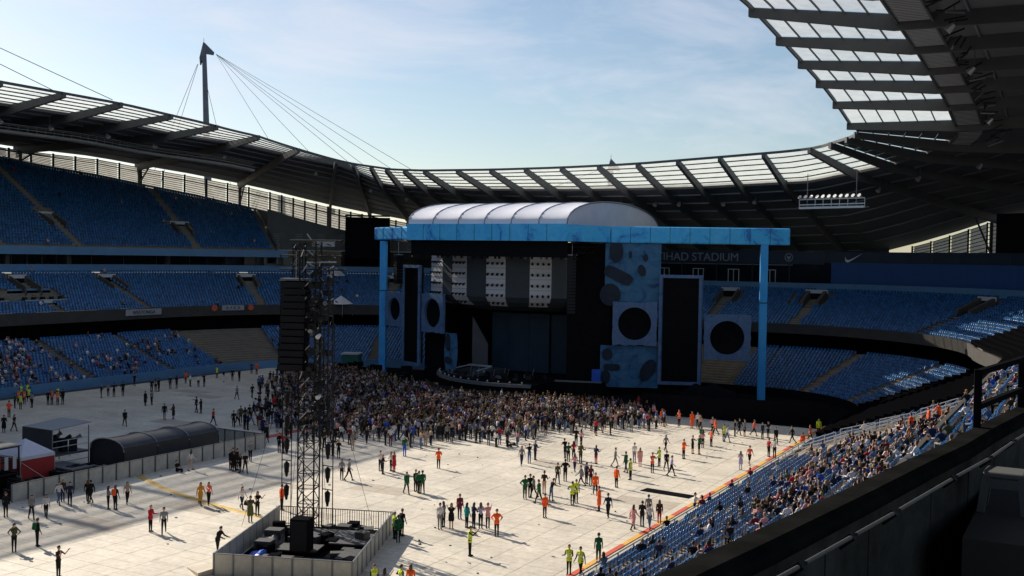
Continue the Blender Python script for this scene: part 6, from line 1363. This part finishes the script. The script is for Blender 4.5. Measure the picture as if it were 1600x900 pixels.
def skeleton(pose, seed=0):
    """list of (p, q, r1, r2, tag); person faces +X, 1.75 m tall, feet at z = 0"""
    rg = random.Random(seed); P = {}
    pel, dz = Vector((0, 0, .95)), 0
    legs = {-1: (0.0, 0.0), 1: (0.03, 0.03)}             # thigh swing, knee bend
    arms = {-1: ((.10, .02), .25), 1: ((-.02, .02), .22)}
    lean = .03
    if pose == 'walk': legs = {-1: (.42, .12), 1: (-.34, .42)}; arms = {-1: ((-.40, .04), .35), 1: ((.40, .04), .45)}; lean = .06
    if pose == 'walk2': legs = {-1: (-.28, .30), 1: (.36, .08)}; arms = {-1: ((.35, .04), .5), 1: ((-.32, .04), .3)}; lean = .05
    if pose == 'photo': arms = {-1: ((1.05, .12), 1.55), 1: ((1.0, .12), 1.6)}
    if pose == 'point': arms = {-1: ((1.45, .05), .08), 1: ((.0, .03), .3)}; legs = {-1: (.22, .05), 1: (-.18, .15)}
    if pose == 'hips': arms = {-1: ((-.25, .55), 1.35), 1: ((-.25, .55), 1.35)}
    if pose == 'fold': arms = {-1: ((.25, .10), 1.5), 1: ((.22, .10), 1.45)}
    if pose == 'lean': lean = .30; arms = {-1: ((.7, .1), .6), 1: ((.6, .1), .7)}; legs = {-1: (.12, .05), 1: (-.1, .08)}
    if pose == 'sit': pel = Vector((0, 0, .14)); legs = {-1: (2.0, 1.75), 1: (1.85, 1.7)}; lean = -.12; arms = {-1: ((.75, .15), .7), 1: ((.7, .15), .8)}
    if pose == 'seat': pel = Vector((0, 0, .50)); legs = {-1: (1.45, 1.42), 1: (1.40, 1.5)}; lean = -.05; arms = {-1: ((.45, .08), .9), 1: ((.4, .1), 1.0)}
    if pose == 'seat2': pel = Vector((0, 0, .50)); legs = {-1: (1.38, 1.35), 1: (1.5, 1.55)}; lean = .28; arms = {-1: ((.95, .08), 1.2), 1: ((.6, .1), .9)}
    out = []; up = rot((0, 0, 1), 'Y', lean); fx = rot((1, 0, 0), 'Y', lean)
    chest, neck = pel + up * .36, pel + up * .54
    out += [(pel + Vector((0, -.055, 0)), pel + Vector((0, .055, 0)), .125, .125, 'hip'), (pel + up * .04, chest, .125, .135, 'top'), (chest + Vector((0, -.085, 0)), chest + Vector((0, .085, 0)), .115, .115, 'top'), (chest + up * .11 + Vector((0, -.14, 0)), chest + up * .11 + Vector((0, .14, 0)), .068, .068, 'top'), (chest + up * .1, neck, .07, .055, 'top'), (neck, neck + up * .09, .052, .05, 'skin')]
    hd = neck + up * .17 + fx * .015
    out += [(hd - up * .02 + fx * .01, hd + up * .045 - fx * .01, .083, .092, 'skin'), (hd - up * .075 + fx * .03, hd - up * .03 + fx * .02, .048, .07, 'skin'), (hd + fx * .088 - up * .005, hd + fx * .104 - up * .025, .012, .015, 'skin')]
    for sd in (-1, 1):
        out.append((hd + Vector((0, sd * .09, -.01)), hd + Vector((-.01, sd * .092, .015)), .018, .02, 'skin'))
        (sw, ab), eb = arms[sd]; sh = chest + up * .115 + Vector((0, sd * .185, 0))
        d = rot(rot((0, 0, -1), 'Y', -sw - 0), 'X', sd * (ab + .11)); el = sh + d * .29
        d2 = rot(rot((0, 0, -1), 'Y', -(sw + eb)), 'X', sd * (ab + .05 if eb < 1 else -ab - .35)); wr = el + d2 * .25
        out += [(sh, el, .052, .042, 'top'), (el, wr, .041, .030, 'fore')]
        pa = wr + d2 * .085; side = d2.cross(Vector((0, 1, 0))); side = side.normalized() if side.length > .1 else Vector((1, 0, 0)); nrm = d2.cross(side).normalized() * sd
        out.append((wr, pa, .026, .036, 'skin'))
        for k in range(4):
            o = pa + side * (.027 - .018 * k); l1 = (.042, .048, .045, .035)[k]; kn = o + (d2 + nrm * -.12).normalized() * l1; out += [(o, kn, .0105, .0095, 'skin'), (kn, kn + (d2 * .8 - nrm * .6).normalized() * l1 * .8, .0095, .008, 'skin')]
        th = wr + d2 * .03 + side * .03; t2 = th + (d2 * .75 + side * .65).normalized() * .04; out += [(th, t2, .013, .0115, 'skin'), (t2, t2 + (d2 + side * .15 - nrm * .25).normalized() * .032, .0115, .009, 'skin')]
        a, kb = legs[sd]; hp = pel + Vector((0, sd * .080, -.03)); dt = rot((0, sd * .02, -1), 'Y', -a); kn = hp + dt * .43; ds = rot((0, 0, -1), 'Y', -(a - kb)); an = kn + ds * .42; ft = rot((1, 0, 0), 'Y', -(a - kb) * .55 if a - kb < 0 else -(a - kb) * .35)
        if pose in ('sit', 'seat', 'seat2'): ft = Vector((1, 0, -.05))
        out += [(hp, kn, .094, .066, 'thigh'), (kn, an, .064, .046, 'shin'), (an - ft * .04 - Vector((0, 0, .035)), an + ft * .14 - Vector((0, 0, .045)), .047, .040, 'shoe')]
    lo = min(min(p.z - r1, q.z - r2) for p, q, r1, r2, t in out if t == 'shoe')
    if pose not in ('sit', 'seat', 'seat2'): out = [(p - Zv(lo), q - Zv(lo), a, b, t) for p, q, a, b, t in out]; hd = hd - Zv(lo)
    elif pose != 'sit': out = [(p - Zv(.0), q, a, b, t) for p, q, a, b, t in out]
    return out, hd, up, fx
def remesh(segs, vox, ratio, name, sm_it=2):
    bm = bmesh.new()
    for p, q, a, b, *_ in segs: caps(bm, p, q, a, b)
    me = bpy.data.meshes.new(name); bm.to_mesh(me); bm.free(); o = bpy.data.objects.new(name, me); COL.objects.link(o)
    m = o.modifiers.new('r', 'REMESH'); m.mode = 'VOXEL'; m.voxel_size = vox
    m = o.modifiers.new('s', 'SMOOTH'); m.factor = .5; m.iterations = sm_it
    m = o.modifiers.new('d', 'DECIMATE'); m.ratio = ratio
    dg = bpy.context.evaluated_depsgraph_get(); r = bpy.data.meshes.new_from_object(o.evaluated_get(dg)); bpy.data.objects.remove(o); bpy.data.meshes.remove(me); r.name = name
    return r
TAGS = ['skin', 'top', 'fore', 'hip', 'thigh', 'shin', 'shoe']
def tag_faces(me, segs):
    n = len(me.polygons); c = np.empty(n * 3); me.polygons.foreach_get('center', c); c = c.reshape(-1, 3); best = np.full(n, 9.); tg = np.zeros(n, int)
    for p, q, a, b, t in segs:
        p, d = np.array(p), np.array(q) - np.array(p); L = max((d ** 2).sum(), 1e-9); u = np.clip(((c - p) @ d) / L, 0, 1); r = np.linalg.norm(c - p - u[:, None] * d, axis=1) - (a + (b - a) * u); w = r < best; best[w] = r[w]; tg[w] = TAGS.index(t)
    return tg
BODY = {}; LOW = {}
POSES = ['stand', 'fold', 'walk', 'walk2', 'photo', 'point', 'hips', 'lean', 'sit', 'seat', 'seat2']
PLACE = mat('clothing', (.1, .1, .1))
for i, ps in enumerate(POSES):
    sg, hd, up, fx = skeleton(ps, i); me = remesh(sg, .0115, .16, 'person'); tg = tag_faces(me, sg)
    for k in range(len(TAGS)): me.materials.append(PLACE)
    me.polygons.foreach_set('material_index', tg.astype(np.int32)); me.polygons.foreach_set('use_smooth', np.ones(len(tg), bool)); BODY[ps] = (me, sg, hd, up, fx)
    if ps in ('stand', 'fold', 'walk', 'photo', 'seat', 'seat2', 'sit'):
        big = [(p, q, a, b, t) for p, q, a, b, t in sg if a > .03 or t == 'fore']; lo = remesh([(p, q, a * 1.06, b * 1.06, t) for p, q, a, b, t in big], .030, .085, 'low', 1); LOW[ps] = (lo, tag_faces(lo, big), hd)
print('body tris', {k: len(v[0].polygons) for k, v in BODY.items()}, {k: len(v[0].polygons) for k, v in LOW.items()})
HAIRM = {}
def hair_mesh(ps, long):
    if (ps, long) in HAIRM: return HAIRM[ps, long]
    me_, sg, hd, up, fx = BODY[ps]; s = [(hd + up * .03 - fx * .02, hd + up * .055 - fx * .01, .098, .096, ''), (hd - fx * .045, hd + up * .02 - fx * .03, .075, .09, '')]
    if long: s += [(hd - fx * .05, hd - up * .25 - fx * .085, .085, .055, ''), (hd - fx * .02 + Vector((0, .06, 0)), hd - up * .2 + Vector((-.03, .085, 0)), .045, .03, ''), (hd - fx * .02 + Vector((0, -.06, 0)), hd - up * .2 + Vector((-.03, -.085, 0)), .045, .03, '')]
    HAIRM[ps, long] = remesh(s, .02, .5, 'hair', 1); HAIRM[ps, long].materials.append(M_hair[0]); HAIRM[ps, long].polygons.foreach_set('use_smooth', np.ones(len(HAIRM[ps, long].polygons), bool)); return HAIRM[ps, long]
GARM = {}
def garment(ps, kind):
    if (ps, kind) in GARM: return GARM[ps, kind]
    sg = BODY[ps][1]; hd = BODY[ps][2]; pel = sg[0]; tor = [x for x in sg if x[4] == 'top']; arms_ = [x for x in sg if x[4] in ('fore',)]; g = .02; s = []
    torso = tor[:3] + [tor[3]]; g = .013
    for x in torso: s.append((x[0], x[1], x[2] + g, x[3] + g, ''))
    c = (Vector(sg[0][0]) + Vector(sg[0][1])) / 2
    if kind in ('jk', 'coat', 'shirt'):
        for x in tor[4:] + arms_: s.append((x[0], Vector(x[0]) + (Vector(x[1]) - Vector(x[0])) * .97, x[2] + g, x[3] + g * .9, ''))
    hipr = .128 if kind in ('jk', 'vest', 'shirt') else .14
    for sy in (-1, 1): s.append((Vector(sg[0][0 if sy < 0 else 1]) + Zv(.06), Vector(sg[0][0 if sy < 0 else 1]) - Zv(.06), hipr, hipr, ''))
    if kind in ('coat', 'dress') and ps not in ('seat', 'seat2', 'sit'):
        for sy in (-1, 1):
            th = [x for x in sg if x[4] == 'thigh'][0 if sy < 0 else 1]; k = Vector(th[0]) + (Vector(th[1]) - Vector(th[0])) * (.95 if kind == 'coat' else .72); s.append((th[0], k, .13, .135, ''))
        s.append((c, c - Zv(.30), .15, .15, ''))
    m = remesh(s, .017, .3, {'jk': 'jacket', 'vest': 'hi_vis_vest', 'coat': 'coat', 'dress': 'dress', 'shirt': 'shirt'}[kind], 2); m.materials.append(PLACE); m.polygons.foreach_set('use_smooth', np.ones(len(m.polygons), bool)); GARM[ps, kind] = m; return m
def bag_mesh(ps):
    if (ps, 'bag') in GARM: return GARM[ps, 'bag']
    ch = BODY[ps][1][2]; c = (Vector(ch[0]) + Vector(ch[1])) / 2; up, fx = BODY[ps][3], BODY[ps][4]
    s = [(c - fx * .19 + Vector((0, y, 0)) - up * .16, c - fx * .19 + Vector((0, y, 0)) + up * .12, .11, .10, '') for y in (-.07, .07)] + [(c - fx * .27 - up * .14, c - fx * .26, .08, .07, '')]
    m = remesh(s, .024, .4, 'backpack', 2); m.materials.append(PLACE); GARM[ps, 'bag'] = m; return m
def band_mat(c):
    nm = 'hi_vis_' + c
    if nm in MATS: return MATS[nm]
    m = mat(nm, PC_[c], .8, spec=.2); t = m.node_tree; b = t.nodes['Principled BSDF']; tcn = t.nodes.new('ShaderNodeTexCoord'); sx = t.nodes.new('ShaderNodeSeparateXYZ'); t.links.new(tcn.outputs['Object'], sx.inputs[0])
    def band(z0):
        a = t.nodes.new('ShaderNodeMath'); a.operation = 'COMPARE'; a.inputs[1].default_value = z0; a.inputs[2].default_value = .028; t.links.new(sx.outputs['Z'], a.inputs[0]); return a
    u, v = band(1.08), band(1.27); ad = t.nodes.new('ShaderNodeMath'); ad.operation = 'MAXIMUM'; t.links.new(u.outputs[0], ad.inputs[0]); t.links.new(v.outputs[0], ad.inputs[1])
    mxx = t.nodes.new('ShaderNodeMixRGB'); mxx.inputs['Color1'].default_value = (*PC_[c], 1); mxx.inputs['Color2'].default_value = (.6, .6, .58, 1); t.links.new(ad.outputs[0], mxx.inputs['Fac']); t.links.new(mxx.outputs['Color'], b.inputs['Base Color']); return m
GROUPS = {'dark group': ('person in dark clothes in the tight group at the barrier end by the red strip', 'dark group at the end of the compound barrier'), 'shade line': ('person in dark clothes standing in the shade before the foot of the left stand', 'line of people before the left stand'), 'shade row': ('dark-clothed person by the foot of the shaded blue seats beyond the dark tent', 'people along the foot of the shaded seats'), 'shade cluster': ('dark-clothed person in the loose cluster between the dark tent and the crowd', 'loose cluster left of the crowd'), 'tower feet': ('dark-clothed person behind the foot of the lattice tower at the shade line', 'people behind the tower foot')}
prg = random.Random(99)
def person(x, y, z, ps, hd, top, bot, garm, hair, label, group=None, sc=None):
    if ps == 'stand':
        u_ = prg.random(); ps = 'fold' if u_ < .30 else 'photo' if u_ < .36 else 'hips' if u_ < .44 else 'walk2' if u_ < .52 and garm not in ('coat', 'dress') else ps
    if ps == 'walk' and prg.random() < .45: ps = 'walk2'
    me = BODY[ps][0]; o = link('person', me, None, (x, y, z), label=label, category='person', group=group)
    o.rotation_euler = (0, 0, R(hd + prg.uniform(-38, 38))); k = sc or prg.uniform(.955, 1.04) * (.96 if hair == 'l' else 1.0); o.scale = (k, k, k)
    sk = 's'; und = {'vest': 'k', 'jk': top, 'coat': top, 'dress': sk if top == bot else top}.get(garm, top)
    fore = sk if garm in ('-', 'dress') and top in 'wkgpracltd' and prg.random() < .6 else und
    th, sn = (bot[0], 's') if len(bot) > 1 else (bot, bot)
    cols = {'skin': 's', 'top': und, 'fore': fore, 'hip': th, 'thigh': th, 'shin': sn, 'shoe': prg.choice('kkkgd')}
    for i, t in enumerate(TAGS): sl = o.material_slots[i]; sl.link = 'OBJECT'; sl.material = pm_(cols[t])
    h = link('hair', hair_mesh(ps, hair == 'l'), o); h.material_slots[0].link = 'OBJECT'; h.material_slots[0].material = M_hair[prg.choice((0, 0, 0, 1, 1, 2, 3))]
    if garm in ('jk', 'vest', 'coat', 'dress', 'shirt'):
        gm = garment(ps, garm); g = link(gm.name.split('.')[0], gm, o); c = {'dress': bot if bot in 'rl' else top}.get(garm, top); g.material_slots[0].link = 'OBJECT'; g.material_slots[0].material = band_mat(c) if (garm == 'vest' and c in 'oy' and ps not in ('sit', 'seat')) else pm_(c)
    if garm in ('bp', 'bpo'):
        g = link('backpack', bag_mesh(ps), o); g.material_slots[0].link = 'OBJECT'; g.material_slots[0].material = pm_('o' if garm == 'bpo' else 'e' if top in 'vke' else 'k')
    return o
for (x, y, ps, hd, top, bot, garm, hair, lab) in PEOPLE:
    grp = None
    if lab[0] == '@': lab, grp = GROUPS[lab[1:]]
    person(x, y, PT + .004, ps, hd, top, bot, garm, hair, lab, grp)
for (x, y, z, ps, lab) in ((54.6, 87.0, 4.9, 'stand', 'steward in orange standing high in the right stand, leftmost of three there'), (55.8, 87.6, 5.5, 'stand', 'steward in orange over a pale shirt in the right stand, middle of three'), (56.2, 90.6, 5.5, 'lean', 'steward in orange bending forward in the right stand below the bright seat ends')):
    person(x, y, z, ps, 160, 'o', 'k', 'jk', 's', lab)
# a bag carried by hand, a few bags and cups put down
def bag(x, y, label, c=M_blk2):
    b = MB(); b.hexa([(x - .2, y - .1, .06), (x + .2, y - .1, .06), (x + .2, y + .1, .06), (x - .2, y + .1, .06)], [(x - .14, y - .05, .36), (x + .14, y - .05, .36), (x + .14, y + .05, .36), (x - .14, y + .05, .36)], c); b.tube((x - .08, y, .36), (x, y, .5), .012, .012, c, 5); b.tube((x, y, .5), (x + .08, y, .36), .012, .012, c, 5); b.build('bag', None, label=label, category='bag')
bag(*BAGS[0], 'black bag on the deck beside the person in pink and jeans behind the crowd'); bag(*BAGS[1], 'black bag beside the woman in a white top behind the tower pit')
# seated spectators of the near stand: the nearest ones one by one, the others with the crowd
srg = random.Random(5); taken = []; lowp = []
TOPS = 'kkkkkkkknnnngggddwwwwpplrmaajbv'
for k, (s, t, z, bl) in enumerate(SEATS):
    (x, y), (nx, ny) = frame(s); wx, wy = x + nx * t, y + ny * t; p = 0
    if bl == 'e' and z < 8.2:
        row = (t - .35) / DT
        p = .44 * sm((row - 4.0) / 6) * sm((wy - 47) / 18) * max(.12, .7 + .85 * math.sin(wy * .47 + row * .31) * math.sin(row * .9 - wy * .13)) * (1 - .5 * sm((wy - 86) / 10)) + .04 + .25 * (math.sin(wy * .9) * math.sin(row * 1.3) > .72)
        if wy > 92: p *= .55
        if wy > 98.2: p = .02
    elif bl == 'e': p = .09
    elif bl == 'w' and z < 6 and s < 155:
        q = math.sin(s * .31 + 1.0) * math.sin(t * .55 + s * .1); p = .42 if q > .45 else .10 if q > -.2 else .03
        if s < 112: p = max(p, .5 if 3 < t < 9 else .15)
    elif bl == 'w': p = .006
    if srg.random() < p:
        taken.append((k, wx, wy, z, math.degrees(math.atan2(-ny, -nx)), bl))
cand = []
for i, (k, wx, wy, z, hd, bl) in enumerate(taken):
    if bl != 'e' or z > 8.2: continue
    q = proj((wx, wy, z + .8)); lim = np.interp(q[0], [700, 1030, 1167, 1250, 1325, 1425, 1487, 1525], [900, 895, 832, 795, 761, 712, 685, 660])
    if 0 < q[0] < 1500 and q[1] < lim: cand.append((q[2], i))
cand.sort(); own = set(i for d, i in cand[:64])
for i in own:
    k, wx, wy, z, hd, bl = taken[i]; c = srg.choice(TOPS)
    person(wx, wy, z - .02, srg.choice(('seat', 'seat', 'seat2')), hd - srg.uniform(10, 60), c, srg.choice('kkjng'), srg.choice(('-', '-', '-', 'jk')), srg.choice('sl'), 'spectator sitting among the nearest blue seats of the sunlit right stand', 'spectators in the nearest seats')
for i, (k, wx, wy, z, hd, bl) in enumerate(taken):
    if i not in own: lowp.append((wx, wy, z, hd - srg.uniform(5, 60) if bl == 'e' else hd + srg.uniform(0, 40), srg.choice(('seat', 'seat', 'seat2'))))
n_seated = len(lowp)
# the crowd before the stage
def inside(x, y, poly):
    c = False; j = len(poly) - 1
    for i in range(len(poly)):
        (a, b_), (d, e) = poly[i], poly[j]
        if (b_ > y) != (e > y) and x < (d - a) * (y - b_) / (e - b_) + a: c = not c
        j = i
    return c
xs = [p[0] for p in CROWD_POLY]; ys = [p[1] for p in CROWD_POLY]; grid_ = {}; n = 0; tries = 0
def edge_d(x, y):
    m_ = 99
    for i in range(len(CROWD_POLY)):
        a, c = Vector(CROWD_POLY[i - 1]), Vector(CROWD_POLY[i]); p = Vector((x, y)); u = max(0, min(1, (p - a).dot(c - a) / max((c - a).length_squared, 1e-6))); m_ = min(m_, (p - a - (c - a) * u).length)
    return m_
while n < 2300 and tries < 40000:
    tries += 1; x, y = srg.uniform(min(xs) - 3, max(xs) + 2), srg.uniform(min(ys) - 4, max(ys))
    ins = inside(x, y, CROWD_POLY); d = edge_d(x, y)
    if not ins and (d > 2.5 or srg.random() > .12): continue
    if ins and y < 112 and srg.random() > .30 + .70 * sm(d / 5): continue
    ok = True; gx, gy = int(x / .5), int(y / .5)
    for i in (-1, 0, 1):
        for j in (-1, 0, 1):
            for (a, b_) in grid_.get((gx + i, gy + j), ()):
                if (a - x) ** 2 + (b_ - y) ** 2 < .42 ** 2: ok = False
    if not ok: continue
    grid_.setdefault((gx, gy), []).append((x, y)); n += 1
    lowp.append((x, y, PT, 90 + srg.uniform(-50, 50) if srg.random() < .85 else srg.uniform(0, 360), srg.choice(('stand', 'stand', 'fold', 'photo', 'walk')) if srg.random() > .03 else 'sit'))
print('crowd', n, 'seated', n_seated, tries)
allco, allf, allc = [], [], []; off_ = 0
hairm = {}
for ps, (lo, tg, hd) in LOW.items():
    v = np.empty(len(lo.vertices) * 3); lo.vertices.foreach_get('co', v); v = v.reshape(-1, 3); f = np.array([list(p.vertices)[:3] for p in lo.polygons]); ce = v[f].mean(1)
    tg = tg.copy(); rel = ce - np.array(hd); hh = (tg == 0) & ((rel[:, 2] > .035) | (rel[:, 0] < -.015)) & (rel[:, 2] > -.12); tg[hh] = 7; hairm[ps] = (v, f, tg)
SKINS = [(.56, .34, .24), (.50, .30, .21), (.60, .38, .28), (.26, .15, .09)]
for (x, y, z, hd, ps) in lowp:
    v, f, tg = hairm[ps]; a = R(hd); k = srg.uniform(.93, 1.06); c, s_ = math.cos(a) * k, math.sin(a) * k
    allco.append(np.column_stack((v[:, 0] * c - v[:, 1] * s_ + x, v[:, 0] * s_ + v[:, 1] * c + y, v[:, 2] * k + z))); allf.append(f + off_); off_ += len(v)
    tp = srg.choice(TOPS + ('kkkkkknnddgk' if ps not in ('seat', 'seat2') else 'wwwpld')); bt = srg.choice('kkkknjjgd'); sk = srg.choice(SKINS); fo = sk if srg.random() < .6 else PC_[tp]; ln_ = bt if srg.random() < .85 else None
    pal = np.array([sk, PC_[tp], fo, PC_[bt], PC_[bt], PC_[ln_] if ln_ else sk, PC_['k'], srg.choice(HAIRC)]); allc.append(pal[tg])
co = np.concatenate(allco); fa = np.concatenate(allf); cc = np.concatenate(allc); nf = len(fa)
me = bpy.data.meshes.new('crowd'); me.vertices.add(len(co)); me.vertices.foreach_set('co', co.reshape(-1)); me.loops.add(nf * 3); me.loops.foreach_set('vertex_index', fa.reshape(-1).astype(np.int32)); me.polygons.add(nf); me.polygons.foreach_set('loop_start', np.arange(nf, dtype=np.int32) * 3); me.polygons.foreach_set('loop_total', np.full(nf, 3, np.int32)); me.update(calc_edges=True); me.polygons.foreach_set('use_smooth', np.ones(nf, bool))
at = me.attributes.new('cloth_colour', 'FLOAT_COLOR', 'FACE'); at.data.foreach_set('color', np.column_stack((cc, np.ones(nf))).reshape(-1))
mcr = mat('crowd_cloth', (.1, .1, .1), .85, spec=.2); an = mcr.node_tree.nodes.new('ShaderNodeAttribute'); an.attribute_name = 'cloth_colour'; mcr.node_tree.links.new(an.outputs['Color'], mcr.node_tree.nodes['Principled BSDF'].inputs['Base Color']); me.materials.append(mcr)
link('crowd', me, None, kind='stuff', label='dense standing crowd before the stage and the spectators scattered over the stands', category='crowd')
print('crowd faces', nf)
